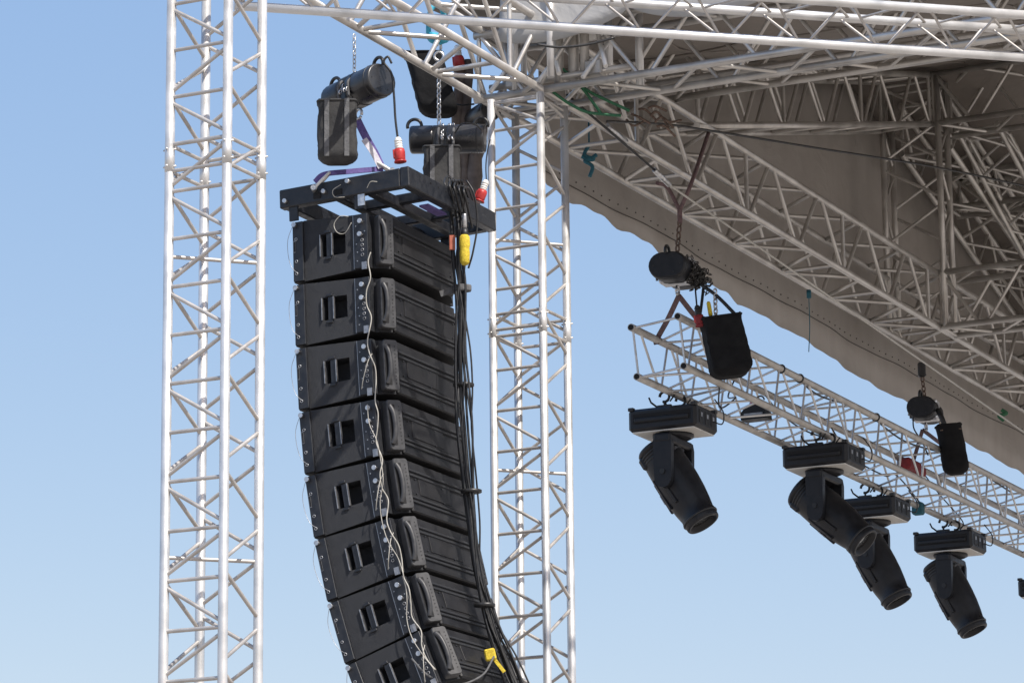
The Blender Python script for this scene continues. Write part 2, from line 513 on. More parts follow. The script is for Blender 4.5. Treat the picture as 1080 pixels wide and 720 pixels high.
# ------------------------------------------------------------------ canopy
def sheet(fn, nu, nv, thick):
    m = MB(); vs = []; 
    for side in (0, 1):
        for i in range(nu + 1):
            for j in range(nv + 1):
                p, nrm = fn(i / nu, j / nv)
                vs.append(p + nrm * (thick * side))
    K = (nu + 1) * (nv + 1)
    idx = lambda s, i, j: s * K + i * (nv + 1) + j
    fs = []
    for i in range(nu):
        for j in range(nv):
            fs.append((idx(0, i, j), idx(0, i + 1, j), idx(0, i + 1, j + 1), idx(0, i, j + 1)))
            fs.append((idx(1, i, j), idx(1, i, j + 1), idx(1, i + 1, j + 1), idx(1, i + 1, j)))
    for i in range(nu):
        fs.append((idx(0, i, 0), idx(1, i, 0), idx(1, i + 1, 0), idx(0, i + 1, 0)))
        fs.append((idx(0, i, nv), idx(0, i + 1, nv), idx(1, i + 1, nv), idx(1, i, nv)))
    for j in range(nv):
        fs.append((idx(0, 0, j), idx(0, 0, j + 1), idx(1, 0, j + 1), idx(1, 0, j)))
        fs.append((idx(0, nu, j), idx(1, nu, j), idx(1, nu, j + 1), idx(0, nu, j + 1)))
    m.add(vs, fs, True)
    return m

def roof_top(s): return roofz(s) + .42 + .06
S_END = s_ap * 2
cn = empty('stage_canopy', m1(s_ap, 3, roof_top(s_ap)), 'taupe canvas stage canopy with wavy lower edge, seen from beneath', 'canopy')
EAVE = .0
def near_fn(a, b):
    s = EAVE + a * (s_ap - EAVE); u = -.32 + b * 7.0
    sag = .05 * math.sin(math.pi * ((u * .9) % 1.0)) * (1 if True else 0)
    return m1(s, u, max(roof_top(s), .62) + .03 - sag * .6 + .02 * math.sin(s * 5 + u * 2) * (1 - a)), Z
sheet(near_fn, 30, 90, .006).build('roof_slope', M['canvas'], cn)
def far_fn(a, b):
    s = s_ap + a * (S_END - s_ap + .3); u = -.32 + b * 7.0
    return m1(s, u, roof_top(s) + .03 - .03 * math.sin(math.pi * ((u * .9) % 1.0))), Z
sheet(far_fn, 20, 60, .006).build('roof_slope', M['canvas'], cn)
S_F0 = 1.55
def fas_fn(a, b):
    s = S_F0 + a * (S_END - S_F0 + .3)
    zt = max(roof_top(s), .62) + .05
    wav = .018 * math.sin(s * 8.3) + .014 * math.sin(s * 17.1 + 1) + .010 * math.sin(s * 3.1)
    zb = -.12 - .030 * (s - S_F0) + wav * (.75 if s < 5 else .3)
    if s < S_F0 + .12: zb += .10 * (1 - (s - S_F0) / .12) ** 2
    z = zb + (zt - zb) * b
    bulge = .007 * math.sin(s * 8.3 + 1) * (1 - b) ** 3 + .02 * math.sin(s * 2.3) * (1 - b)
    return m1(s, -.30 + bulge, z), -U
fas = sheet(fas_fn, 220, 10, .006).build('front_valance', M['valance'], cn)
# seam with eyelets on the valance
m = MB(); pts = []
def val_pt(s, z):
    zt = max(roof_top(s), .62) + .05; zb = -.12 - .030 * (s - S_F0); b = (z - zb) / (zt - zb)
    return m1(s, -.30 + .007 * math.sin(s * 8.3 + 1) * (1 - b) ** 3 + .02 * math.sin(s * 2.3) * (1 - b), z)
for k in range(120):
    s = S_F0 + k * .1
    pts.append(val_pt(s, -.045 + .006 * math.sin(s * 4)) + U * .004)
m.tube(pts, .004, 5)
for k in range(90):
    s = S_F0 + .2 + k * .13
    c = val_pt(s, .005)
    m.cyl(c, c + U * .006, .0055, 8)
m.build('seam', M['eyelet'], fas)
# welded seams of the fabric panels
m = MB()
for k in range(1, 7):
    u = -.32 + k * 1.05
    m.tube([near_fn(t / 24, (u + .32) / 7.0)[0] - Z * .004 for t in range(25)], .007, 5)
for k in range(1, 4):
    m.tube([near_fn(k / 4, t / 60)[0] - Z * .004 for t in range(61)], .007, 5)
m.build('fabric_seams', M['canvas'], cn)
# scalloped eave flap along the near edge
def flap_fn(a, b):
    u = .2 + a * 6.3
    dep = .27 + .14 * abs(math.sin(u * math.pi / 1.1)) ** .7
    return m1(EAVE - .02 - .04 * b, u, .66 - dep * b), -W
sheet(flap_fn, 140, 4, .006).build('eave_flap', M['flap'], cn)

# ------------------------------------------------------------------ tower head bundle
th = Rp + U * .42 + W * .15
m = MB()
e = empty('sleeve_block', th + Z * 8.35, 'grey post sleeves with white cap at the head of the right tower', 'tower head')
for (du, dv, r, zt) in ((-.02, .0, .030, .62), (.07, .03, .033, .60), (.15, .02, .030, .60), (.28, .1, .026, .66), (-.30, -.05, .022, .8), (-.36, .2, .02, .75), (.4, .3, .026, .7), (.02, -.2, .024, .72)):
    b = MB(); b.cyl(th + U * du + W * dv + Z * 8.22, th + U * du + W * dv + Z * (8.22 + zt), r, 14); b.build('post_tube', M['alu_dull'] if zt < .65 else M['alu'], e)
b = MB(); b.lathe(th + U * .08 + Z * 8.56, Z, [(0, .20), (.02, .205), (.03, .18), (.10, .14), (.15, .08), (.16, .02)], 20); b.build('cap', M['white'], e)
for k in range(6):
    b = MB(); a0 = th + U * (-.45 + .16 * k) - W * .1 + Z * (8.22 + .05 * (k % 2)); b.cyl(a0, a0 + U * (.2 * (-1) ** k) + Z * .45 + W * .25, .016, 8); b.build('brace', M['alu'], e)
for k in range(1):
    b = MB(); a0 = th + U * -.5 + W * (.0 + .14 * k) + Z * (8.28 + .12 * k); b.cyl(a0, a0 + U * 1.0, .022, 10); b.build('cross_tube', M['alu_dull'], e)
for k in range(2):
    b = MB(); b.box(th + U * (-.32 + .55 * k) + W * .05 + Z * 8.30, U, W, Z, .06, .09, .05, .01); b.build('bracket', M['alu_dull'], e)

# ------------------------------------------------------------------ lighting truss
LA = at(671.5, 397, 22.7)
roll = R(6)
lu = (U * math.cos(roll) + Z * math.sin(roll)); lz = (Z * math.cos(roll) - U * math.sin(roll))
LEN_L = 9.5
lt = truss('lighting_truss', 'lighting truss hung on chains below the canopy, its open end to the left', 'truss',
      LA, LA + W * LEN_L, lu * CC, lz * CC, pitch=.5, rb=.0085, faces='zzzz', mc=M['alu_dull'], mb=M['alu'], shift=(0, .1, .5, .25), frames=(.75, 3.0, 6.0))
for i in (0, 1):
    for j in (0, 1):
        c = LA + lu * (CC * i) + lz * (CC * j)
        m = MB(); m.cyl(c - W * .004, c + W * .02, .019, 14); m.build('open_tube_end', M['hole'], lt)
def ltp(s, i, j, dz=0): return LA + W * s + lu * (CC * i) + lz * (CC * j) + Z * dz

# ------------------------------------------------------------------ chains
def chain(a, b, r=.0036, ll=.032, m=None):
    m = m or M['steel']
    mb = MB(); d = (b - a); n = max(2, int(d.length / (ll * .78))); st = d / n; dn = d.normalized()
    s1 = dn.orthogonal().normalized(); s2 = dn.cross(s1)
    for k in range(n):
        c = a + st * (k + .5); sd = s1 if k % 2 else s2
        pts = []
        for q in range(10):
            w = 2 * math.pi * q / 10
            pts.append(c + dn * (ll * .5 * math.cos(w)) + sd * (ll * .32 * math.sin(w)))
        mb.tube(pts, r, 5, closed=True)
    return mb

def stadium(c, ax, side, up, L, hw, hh, bev, n=10):
    """stadium section prism (rounded oblong) along ax: half width hw (side), half height hh (up)"""
    sec = []
    for q in range(n + 1):
        w = -math.pi / 2 + math.pi * q / n
        sec.append((hw - hh + hh * math.cos(w), hh * math.sin(w)))
    for q in range(n + 1):
        w = math.pi / 2 + math.pi * q / n
        sec.append((-(hw - hh) + hh * math.cos(w), hh * math.sin(w)))
    rings = [(-L / 2, .90), (-L / 2 + bev * .25, .975), (-L / 2 + bev * .8, 1), (L / 2 - bev * .8, 1), (L / 2 - bev * .25, .975), (L / 2, .90)]
    m = MB(); vs = []; fs = []; K = len(sec)
    for (d, sc) in rings:
        for (x, y) in sec: vs.append(c + ax * d + side * (x * (1 - (1 - sc) * hh / hw)) + up * (y * sc))
    for i in range(len(rings) - 1):
        for k in range(K): fs.append((i * K + k, i * K + (k + 1) % K, (i + 1) * K + (k + 1) % K, (i + 1) * K + k))
    m.add(vs, fs, True)
    m.f.append(list(range(K))); m.sm.append(False)
    m.f.append([(len(rings) - 1) * K + k for k in range(K)]); m.sm.append(False)
    return m

def arc_tube(c, a, b, r, rad, w0, w1, n=14, k=8):
    pts = [c + a * (r * math.cos(w0 + (w1 - w0) * q / n)) + b * (r * math.sin(w0 + (w1 - w0) * q / n)) for q in range(n + 1)]
    m = MB(); m.tube(pts, rad, k); return m

def hoist(c, ax, L, hw, hh, label, alloy=False, up=Z):
    side = up.cross(ax).normalized()
    up2 = ax.cross(side).normalized()
    if up2.z < 0: up2 = -up2
    e = empty('chain_hoist', c, label, 'chain hoist', 'electric chain hoists')
    hm_ = M['lamp'] if alloy else M['hoist']
    stadium(c + ax * (L * .25), ax, side, up2, L * .50, hw, hh, .02).build('motor_housing', hm_, e)
    for t in (.10, .40):
        stadium(c + ax * (L * t), ax, side, up2, L * .02, hw * 1.025, hh * 1.03, .004).build('housing_band', M['rubber'], e)
    stadium(c - ax * (L * .33), ax, side, up2, L * .32, hw * .97, hh * .97, .02).build('gearbox_cover', hm_, e)
    b = MB(); b.box(c - ax * (L * .04), ax, side, up2, L * .16, hw * (.90 if alloy else .72), hh * (.97 if alloy else .85), .012); b.build('chain_guide', M['steel'] if alloy else M['hoist'], e)
    for s in (-1, 1):
        arc_tube(c + ax * (L * .44 * s) + up2 * (hh * 1.0), ax if s > 0 else -ax, up2, .044, .0105, -.3, math.pi + .1).build('lifting_handle', M['rubber'], e)
    for q in range(6):
        w = q * math.pi / 3
        b = MB(); p = c + ax * (L * .49) + side * (hw * .72 * math.cos(w)) + up2 * (hh * .68 * math.sin(w)); b.cyl(p - ax * .01, p + ax * .006, .005, 6); b.build('bolt', M['paint'], e)
    for s in (-1, 1):
        b = MB(); b.tube(spline([c + ax * (L * .1 * s) + up2 * hh * .9 - side * hw * .2, c + ax * (L * .1 * s) - side * hw * .95 + up2 * hh * .3, c + ax * (L * .1 * s) - side * hw * .98 - up2 * hh * .7]), .009, 8); b.build('bag_hanger', M['cloth_grey'], e)
    for s in (-.5, .2, .6):
        p_ = c + ax * (L * .13 * s) + up2 * hh * 1.02 - side * hw * .3
        chain(p_, c + ax * (L * .13 * s + .01) - side * hw * 1.12 - up2 * hh * .35, .0042, .030).build('chain_fall', M['steel'], e)
    arc_tube(c - up2 * (hh + .045), ax, up2, .030, .009, -.5, math.pi * 1.75).build('lower_hook', M['steel'], e)
    return e

def bag(c, ax, side, w, d, h, label, strap=True, tilt=None, round_=False, up=Z, cm='cloth'):
    """soft chain bag: c = centre of its mouth"""
    e = empty('chain_bag', c, label, 'chain bag', 'chain bags hanging at the hoists')
    sec = []
    n = 44
    br_ = random.Random(int(abs(c.x) * 1000))
    f1, f2, f3 = br_.uniform(0, 6), br_.uniform(0, 6), br_.uniform(0, 6)
    m = MB(); vs = []; fs = []
    lev = [(0, 1.0), (.03, 1.03), (.1, 1.0), (.18, .98), (.26, 1.0), (.34, .99), (.42, 1.02), (.5, 1.0), (.58, 1.02), (.66, 1.03), (.74, 1.01), (.82, 1.03), (.88, 1.02), (.92, .93), (.96, .80), (1.0, .55)]
    for li, (t, sc) in enumerate(lev):
        for k in range(n):
            a = 2 * math.pi * k / n
            ex = (.22 if w > .25 else .4) if not round_ else .8
            x = math.copysign(abs(math.cos(a)) ** ex, math.cos(a)); y = math.copysign(abs(math.sin(a)) ** ex, math.sin(a))
            wr = 1 + math.sin(t * 3.1) * (.028 * math.sin(3 * a + 5 * t + f1) + .022 * math.sin(7 * a - 9 * t + f2) + .016 * math.sin(4 * a + 23 * t + f3)) + .012 * math.sin(11 * a + 31 * t)
            vs.append(c + ax * (x * w / 2 * sc * wr) + side * (y * d / 2 * sc * wr) - up * (t * h + .006 * math.sin(a * 3) * (t == 0)))
    for i in range(len(lev) - 1):
        for k in range(n): fs.append((i * n + k, i * n + (k + 1) % n, (i + 1) * n + (k + 1) % n, (i + 1) * n + k))
    m.add(vs, fs, True)
    m.f.append([(len(lev) - 1) * n + k for k in range(n)]); m.sm.append(False)
    m.build('sack', M[cm], e)
    # hem round the mouth
    hm = MB()
    pts = [v + up * .004 for v in vs[n:2 * n]]
    hm.tube(pts, .007, 6, closed=True); hm.build('hem', M[cm], e)
    # heap of chain inside, closing the mouth
    hp = MB()
    rr = random.Random(3)
    for k in range(14):
        p = c + ax * rr.uniform(-.3, .3) * w + side * rr.uniform(-.3, .3) * d - up * .03
        pts = [p + V((rr.uniform(-.02, .02), rr.uniform(-.02, .02), rr.uniform(-.01, .02))) for q in range(4)]
        hp.tube(pts, .006, 5)
    hp.box(c - up * .05, ax, side, up, w * .42, d * .42, .004)
    hp.build('chain_heap', M['rust'], e)
    if strap:
        for q in ((-.26, .26) if w > .16 else (0,)):
            b = MB()
            y = -1
            pl = []
            for t in (0.0, .2, .45, .7, .93):
                pl.append(c + ax * (q * w) - side * (d / 2 * 1.065) - up * (t * h))
            for a_, b_ in zip(pl, pl[1:]):
                mid = (a_ + b_) / 2; b.box(mid, ax, side, up, .014, .004, (a_ - b_).length / 2)
            b.build('webbing', M['cloth_grey'], e)
    return e

# ------------------------------------------------------------------ speaker column
O0 = at(308, 233, 19.95)
AY = 25.5
AR = V((math.cos(R(AY)), -math.sin(R(AY)), 0)); AW = V((math.sin(R(AY)), math.cos(R(AY)), 0))

# flying frame
FP = R(2.2)
fr = (AR * math.cos(FP) + Z * math.sin(FP)); fz = (Z * math.cos(FP) - AR * math.sin(FP))
def fp(r, w, z): return O0 + fr * r + AW * w + fz * z
ff = empty('flying_frame', fp(.33, .55, .13), 'black steel flying frame on top of the speaker column', 'rigging frame')
FZ = .135; HB = .057
def beam(r0, w0, r1, w1, z=FZ, hw=.03, hh=HB, name='beam', mat_=None, par=ff):
    a = fp(r0, w0, z); b = fp(r1, w1, z); d = (b - a); L = d.length; d = d / L; s_ = d.cross(fz).normalized()
    m = MB(); m.box((a + b) / 2, d, s_, fz, L / 2, hw, hh, .006); return m.build(name, mat_ or M['paint_dark'], par)
near_b = beam(-.065, .0, .735, .0, name='side_beam')
far_b = beam(-.065, 1.1, .735, 1.1, name='side_beam')
beam(-.035, .031, -.035, 1.069, name='cross_beam', hh=.05)
rear_b = beam(.765, -.03, .765, 1.13, name='cross_beam', hh=.060)
beam(.30, .031, .30, 1.069, name='cross_beam', hh=.03, z=.115)
beam(.52, .031, .52, 1.069, name='cross_beam', hh=.03, z=.105)
beam(.30, .34, .734, .34, name='inner_beam', hh=.03, z=.12, hw=.022)
beam(.0, .75, .734, .75, name='inner_beam', hh=.03, z=.12, hw=.022)
# slots and pins on the near beam
for r_ in (.19, .33):
    m = MB(); m.box(fp(r_, -.033, FZ - .02), fr, AW, fz, .024, .003, .016); m.build('slot', M['hole'], near_b)
for r_, z_ in ((-.02, -.02), (.40, .03), (.24, -.005)):
    m = MB(); m.cyl(fp(r_, -.03, FZ + z_), fp(r_, -.055, FZ + z_), .013, 12); m.build('pin', M['steel'], near_b)
for k in range(7):
    m = MB(); m.cyl(fp(.797, .25 + .1 * k, FZ + .025), fp(.799, .25 + .1 * k, FZ + .025), .006, 8); m.build('hole', M['hole'], rear_b)
# lugs down to the first cabinet
for r_ in (.02, .455):
    for w_ in (-.01, 1.11):
        m = MB(); m.box(fp(r_, w_, .045), fr, AW, fz, .028, .008, .05); m.build('lug', M['paint_dark'], ff)
m = MB(); m.box(fp(.475, -.02, .045), fr, AW, fz, .022, .004, .035); m.build('plate', M['steel'], ff)
m = MB()
m.tube(spline([fp(.36, -.05, .15), fp(.31, -.06, .12), fp(.32, -.055, .08), fp(.38, -.05, .07)]), .0022, 5)
m.tube(spline([fp(.53, -.05, .10), fp(.56, -.06, .13), fp(.60, -.055, .125)]), .0022, 5)
m.build('lanyard', M['white_cable'], ff)

HC = .384
WEDGE = R(3.1)
tilts = [1.8, 2.0, 3.5, 6.0, 9.5, 13.2, 17.4, 22.5]
words = ['topmost', 'second from the top', 'third from the top', 'fourth from the top', 'fifth from the top', 'sixth from the top', 'seventh from the top, strongly tilted', 'lowest, cut by the bottom edge']

def cabinet(o, tilt, lab):
    tr = R(tilt)
    cr_ = AR * math.cos(tr) + Z * math.sin(tr); cz = Z * math.cos(tr) - AR * math.sin(tr)
    def q(r, w, t):           # t 0 top .. 1 bottom at depth r, wedge profile
        zt = -.004 - max(r, 0) * math.tan(WEDGE); zb = -HC + .004 + max(r, 0) * math.tan(WEDGE)
        return o + cr_ * r + AW * w + cz * (zt + (zb - zt) * t)
    def qz(r, w, z): return o + cr_ * r + AW * w + cz * z
    e = empty('speaker_cabinet', o, lab, 'loudspeaker', 'line array speaker cabinets')
    # body: plan outline swept between top and bottom; near side has a recess
    plan = [(.40, .012), (.50, .012), (.50, .06), (.525, .07), (.575, .135), (.575, .92), (.53, 1.03), (.50, 1.05), (.50, 1.088), (.07, 1.088), (.07, .012)]
    m = MB(); n = len(plan)
    vs = [q(r, w, 0) for r, w in plan] + [q(r, w, 1) for r, w in plan]
    fs = [(i, (i + 1) % n, n + (i + 1) % n, n + i) for i in range(n - 1)]
    m.add(vs, fs)
    ep = MB()
    ep.add([q(r, w, 0) for r, w in plan], [list(range(n))]); ep.add([q(r, w, 1) for r, w in plan], [list(range(n))])
    # near side with opening
    R0, R1, H0, H1 = .185, .345, .27, .66
    rs = [.07, R0, R1, .40]; ts = [0, H0, H1, 1]
    gv = [q(r, .012, t) for r in rs for t in ts]
    gf = []
    for i in range(3):
        for j in range(3):
            if i == 1 and j == 1: continue
            gf.append((i * 4 + j, i * 4 + j + 1, (i + 1) * 4 + j + 1, (i + 1) * 4 + j))
    m.add(gv, gf)
    rim = [(R0, H0), (R1, H0), (R1, H1), (R0, H1)]
    rv = [q(r, .012, t) for r, t in rim] + [q(r, .10, t) for r, t in [(R0 + .01, H0 + .03), (R1 - .012, H0 + .03), (R1 - .012, H1 - .03), (R0 + .01, H1 - .03)]]
    m.add(rv, [(0, 1, 5, 4), (1, 2, 6, 5), (2, 3, 7, 6), (3, 0, 4, 7), (4, 5, 6, 7)])
    body = m.build('housing', M['paint'], e)
    ep.build('gap_shade_face', M['hole'], body)  # top and bottom faces near-black: shade of the cabinet gaps put into the colour
    # grip plate with bar in the recess
    m = MB()
    m.box(q(R0 + .052, .022, (H0 + H1) / 2), cr_, AW, cz, .020, .012, .072, .004)
    hp = m.build('side_grip', M['paint_dark'], e)
    for rr_ in (R0 - .003, R0 + .074):
        m = MB(); m.box(q(rr_, .008, (H0 + H1) / 2 + .0), cr_, AW, cz, .0022, .008, .066); m.build('grip_highlight', M['ring'], hp)  # thin light strips painting the highlights along the grip edges
    for t_ in (H0 - .035, H1 + .03):
        m = MB(); m.box(q(R0 + .045, .010, t_), cr_, AW, cz, .020, .006, .008, .002); m.build('grip_bracket', M['paint_dark'], hp)
    # front grille
    m = MB()
    gl = []
    for k in range(9):
        w_ = .012 + k * (1.076 / 8); gl.append((-.0 - .012 * math.sin(math.pi * k / 8), w_))
    top = [q(r, w, 0.01) for r, w in gl] + [q(.07, 1.088, .01), q(.07, .012, .01)]
    bot = [q(r, w, .99) for r, w in gl] + [q(.07, 1.088, .99), q(.07, .012, .99)]
    n = len(top)
    m.add(top + bot, [list(range(n)), list(range(n, 2 * n))] + [(i, (i + 1) % n, n + (i + 1) % n, n + i) for i in range(n)])
    m.build('front_grille', M['rear'], e)
    # rigging strips, near and far side
    for w_, sg in ((.012, -1), (1.088, 1)):
        s1 = MB(); s1.box(q(.036, w_ + sg * .007, .5), cr_, AW, cz, .034, .007, HC / 2 - .012, .002)
        st = s1.build('rigging_strip', M['paint_dark'], e)
        s2 = MB(); s2.box(q(.452, w_ + sg * .007, .5), cr_, AW, cz, .046, .007, HC / 2 - .030, .002)
        st2 = s2.build('rigging_strip', M['paint_dark'], e)
        if sg > 0: continue
        fx = .012
        mm = MB()
        mm.cyl(q(.022, -.003, .07), q(.022, -.022, .07), .012, 10); mm.cyl(q(.022, -.022, .07), q(.022, -.026, .07), .015, 10)
        mm.build('pin', M['steel'], st)
        mm = MB(); mm.box(q(.014, -.003, .42), cr_, AW, cz, .006, .0015, .035); mm.build('slot', M['ring'], st)
        mm = MB(); mm.box(q(.0145, -.0045, .42), cr_, AW, cz, .0045, .0015, .032); mm.build('slot', M['hole'], st)
        for t_ in (.30, .66, .86):
            mm = MB(); mm.tube([q(.025 + .008 * math.cos(a), -.003, t_) + cz * .008 * math.sin(a) for a in [2 * math.pi * z_ / 10 for z_ in range(10)]], .0018, 5, closed=True); mm.build('ring', M['steel'], st)
            mm = MB(); mm.cyl(q(.025, .0, t_), q(.025, -.0045, t_), .006, 8); mm.build('hole', M['hole'], st)
        for k, t_ in enumerate((.49, .58, .67, .76)):
            mm = MB(); mm.tube([q(.462 + .0085 * math.cos(a), -.003, t_) + cz * .0085 * math.sin(a) for a in [2 * math.pi * z_ / 10 for z_ in range(10)]], .0022, 5, closed=True); mm.build('ring', M['ring'], st2)
            mm = MB(); mm.cyl(q(.462, 0, t_), q(.462, -.0045, t_), .0065, 8); mm.build('hole', M['hole'], st2)
        for t_, rr_ in ((.15, .462), (.39, .458)):
            mm = MB(); mm.cyl(q(rr_, -.003, t_), q(rr_, -.03, t_), .010, 10); mm.cyl(q(rr_, -.022, t_), q(rr_, -.031, t_), .0145, 10); mm.build('pin', M['steel'], st2)
        for t_, rr_ in ((.22, .422), (.33, .48), (.55, .425), (.7, .43), (.86, .428)):
            mm = MB(); mm.cyl(q(rr_, -.001, t_), q(rr_, -.004, t_), .004, 6); mm.build('bolt', M['ring'], st2)
        mm = MB(); mm.box(q(.403, .006, .5), cr_, AW, cz, .0018, .003, HC / 2 - .03); mm.build('trim_edge', M['ring'], st2)
        mm = MB(); mm.box(q(.475, -.006, .97), cr_, AW, cz, .016, .004, .022); mm.build('link_plate', M['ring'], st2)
        # thin safety cable in front
        mm = MB(); mm.tube(spline([q(.02, -.024, .07), q(-.02, -.02, .3), q(-.02, -.02, .55), q(.0, -.02, .75), q(.035, -.015, .86)]), .0016, 5); mm.build('pin_lanyard', M['ring'], st)
    # near rear grip unit in the chamfered corner
    ca = V((.535, .035, 0)); cb = V((.588, .115, 0))
    dirp = (cr_ * (cb.x - ca.x) + AW * (cb.y - ca.y)); Lp_ = dirp.length; dirp = dirp / Lp_
    nrm = (AR * 0 + cr_ * (cb.y - ca.y) - AW * (cb.x - ca.x)).normalized()
    cen = q((ca.x + cb.x) / 2, (ca.y + cb.y) / 2, .5) + nrm * .012
    hh_ = .150
    # rounded rectangular frame
    def rrect(hx, hy, rad, off, k=4):
        out = []
        for (sx, sy, a0) in ((1, 1, 0), (-1, 1, 90), (-1, -1, 180), (1, -1, 270)):
            for z_ in range(k + 1):
                a = R(a0 + 90 * z_ / k)
                out.append(cen + dirp * (sx * (hx - rad) + rad * math.cos(a)) + cz * (sy * (hy - rad) + rad * math.sin(a)) + nrm * off)
        return out
    m = MB()
    outr, inr = rrect(Lp_ / 2, hh_, .018, .022), rrect(Lp_ / 2 - .004, hh_ - .004, .016, .028)
    back = rrect(Lp_ / 2, hh_, .018, -.03)
    K = len(outr)
    m.add(back + outr + inr, [(i, (i + 1) % K, K + (i + 1) % K, K + i) for i in range(K)] + [(K + i, K + (i + 1) % K, 2 * K + (i + 1) % K, 2 * K + i) for i in range(K)] + [list(range(2 * K, 3 * K)), list(range(K))])
    gu = m.build('corner_grip', M['handle'], e)
    m = MB(); m.box(cen - dirp * .022 + nrm * .0285, dirp, nrm, cz, .020, .002, hh_ - .03); m.build('grip_well', M['hole'], gu)
    m = MB(); m.tube(spline([cen - dirp * .034 + cz * (hh_ - .035) + nrm * .028, cen - dirp * .022 + cz * .07 + nrm * .044, cen - dirp * .018 + nrm * .050, cen - dirp * .022 - cz * .07 + nrm * .044, cen - dirp * .034 - cz * (hh_ - .035) + nrm * .028]), .014, 10); m.build('grip_bar', M['handle'], gu)
    m = MB()
    for k in range(11):
        p = cen + dirp * .026 + cz * (-.11 + .022 * k) + nrm * .0285; m.cyl(p, p + nrm * .0015, .0035, 6)
    m.build('vent_holes', M['hole'], gu)
    # ribbed rear panel
    m = MB()
    m.box(q(.582, .525, .5), cr_, AW, cz, .012, .395, .156, .008)
    rp = m.build('rear_panel', M['rear'], e)
    for t_ in (.20, .29, .72, .80):
        m = MB(); m.box(q(.598, .525, t_), cr_, AW, cz, .007, .393, .0075, .003); m.build('rib', M['paint'], rp)
    for t_ in (.235, .325, .685, .765):
        m = MB(); m.box(q(.5945, .525, t_), cr_, AW, cz, .0015, .392, .0060); m.build('groove', M['hole'], rp)
    m = MB(); m.box(q(.596, .45, .47), cr_, AW, cz, .003, .20, .050, .002); m.build('cover_plate', M['rear'], rp)
    for w_ in (.2, .54, .88):
        for t_ in (.35, .63):
            m = MB(); m.cyl(q(.594, w_, t_), q(.602, w_, t_), .005, 6); m.build('screw', M['paint_dark'], rp)
    m = MB(); m.box(q(.58, .945, .5), cr_, AW, cz, .010, .018, .13, .006); m.build('corner_grip', M['handle'], e)
    nxt = o + cz * (-HC)
    return nxt, q

o = O0.copy()
CABQ = []
for t_, w_ in zip(tilts, words):
    o, qf = cabinet(o, t_, 'black ribbed speaker cabinet, ' + w_ + ' of the hanging column')
    CABQ.append(qf)

# ------------------------------------------------------------------ hoists over the column
h1 = at(377, 96, O0.y - .10)
hd1 = (U * .93 - W * .38 + Z * .07).normalized()
hoist(h1, hd1, .46, .108, .10, 'black chain hoist with round end cap over the near side of the flying frame')
top1 = h1 + Z * 0.1 - hd1 * .03; 
tag(chain(top1, V((top1.x, top1.y, ZB + .02))).build('hoist_chain', M['steel']), 'thin chain rising from the left hoist to the top truss', 'chain')
bag(at(356, 108, O0.y - .28), V((1, 0, 0)), V((0, 1, 0)), .225, .15, .375, 'black bag with grey webbing below the left hoist, folded at the bottom', round_=False)
h2 = at(472, 147, O0.y + .86)
hoist(h2, V((.995, -.1, -.02)).normalized(), .47, .095, .088, 'black chain hoist seen side on, over the far side of the flying frame')
top2 = at(463, 132, h2.y - .06)
tag(chain(top2, at(463, 66, h2.y - .06), .0048, .040).build('hoist_chain', M['steel']), 'heavier silver chain from the side-on hoist up to the light blue sling', 'chain')
bag(at(466, 156, h2.y - .22), V((1, 0, 0)), V((0, 1, 0)), .22, .13, .34, 'grey black bag hanging from the side-on hoist behind the frame corner')
# hook block above chain 2
hb = at(463, 70, h2.y - .10)
e = empty('swivel_hook', hb, 'black swivel hook with shackle at the head of the heavier chain', 'hook')
m = MB(); m.box(hb - Z * .01, V((1, 0, 0)), V((0, 1, 0)), Z, .022, .02, .04, .008); m.build('hook_block', M['rubber'], e)
arc_tube(hb + Z * .065, V((1, 0, 0)), Z, .028, .008, -.6, math.pi * 1.5).build('hook', M['steel'], e)
arc_tube(hb + Z * .13, V((.3, .9, 0)).normalized(), Z, .034, .009, -math.pi * .1, math.pi * 1.1).build('shackle', M['steel'], e)
m = MB(); m.tube(spline([hb + Z * .15, hb + Z * .18 + V((.05, 0, 0)), hb + Z * .20 + V((-.05, -.02, 0)), hb + Z * .16 + V((.045, -.02, 0)), hb + Z * .22 + V((.02, .0, 0)), hb + Z * .36 + V((.03, .1, 0)), hb + Z * .40, hb + Z * .34 + V((-.05, -.05, 0)), hb + Z * .19 + V((-.06, 0, 0)), hb + Z * .15]), .017, 8)
tag(m.build('lifting_sling', M['blue']), 'light blue round sling wound over the top truss above the hook', 'sling')

# slings and shackles on the near beam
def sling(pts, wid, m_, name, label, thick=.004, side=V((1, 0, 0))):
    P_ = spline(pts, 6); mb = MB(); vs = []; fs = []
    for i, p in enumerate(P_):
        t = (P_[min(i + 1, len(P_) - 1)] - P_[max(i - 1, 0)]).normalized()
        view = (p - CAM).normalized()
        sd = t.cross(side).normalized()
        nn = t.cross(sd).normalized()
        for (a, b) in ((-1, -1), (1, -1), (1, 1), (-1, 1)): vs.append(p + sd * (wid / 2 * a) + nn * (thick * b))
    for i in range(len(P_) - 1):
        for k in range(4): fs.append((i * 4 + k, i * 4 + (k + 1) % 4, (i + 1) * 4 + (k + 1) % 4, (i + 1) * 4 + k))
    fs += [(0, 1, 2, 3), tuple((len(P_) - 1) * 4 + k for k in range(4))]
    mb.add(vs, fs)
    return tag(mb.build(name, m_), label, 'sling') if label else mb.build(name, m_)
ys = O0.y - .10
sling([at(377, 127, ys), at(386, 145, ys), at(396, 163, ys), at(402, 176, ys - .02)], .045, M['violet'], 'lifting_sling', 'violet and white webbing sling from the left hoist to the frame shackle', side=V((0, 1, 0)))
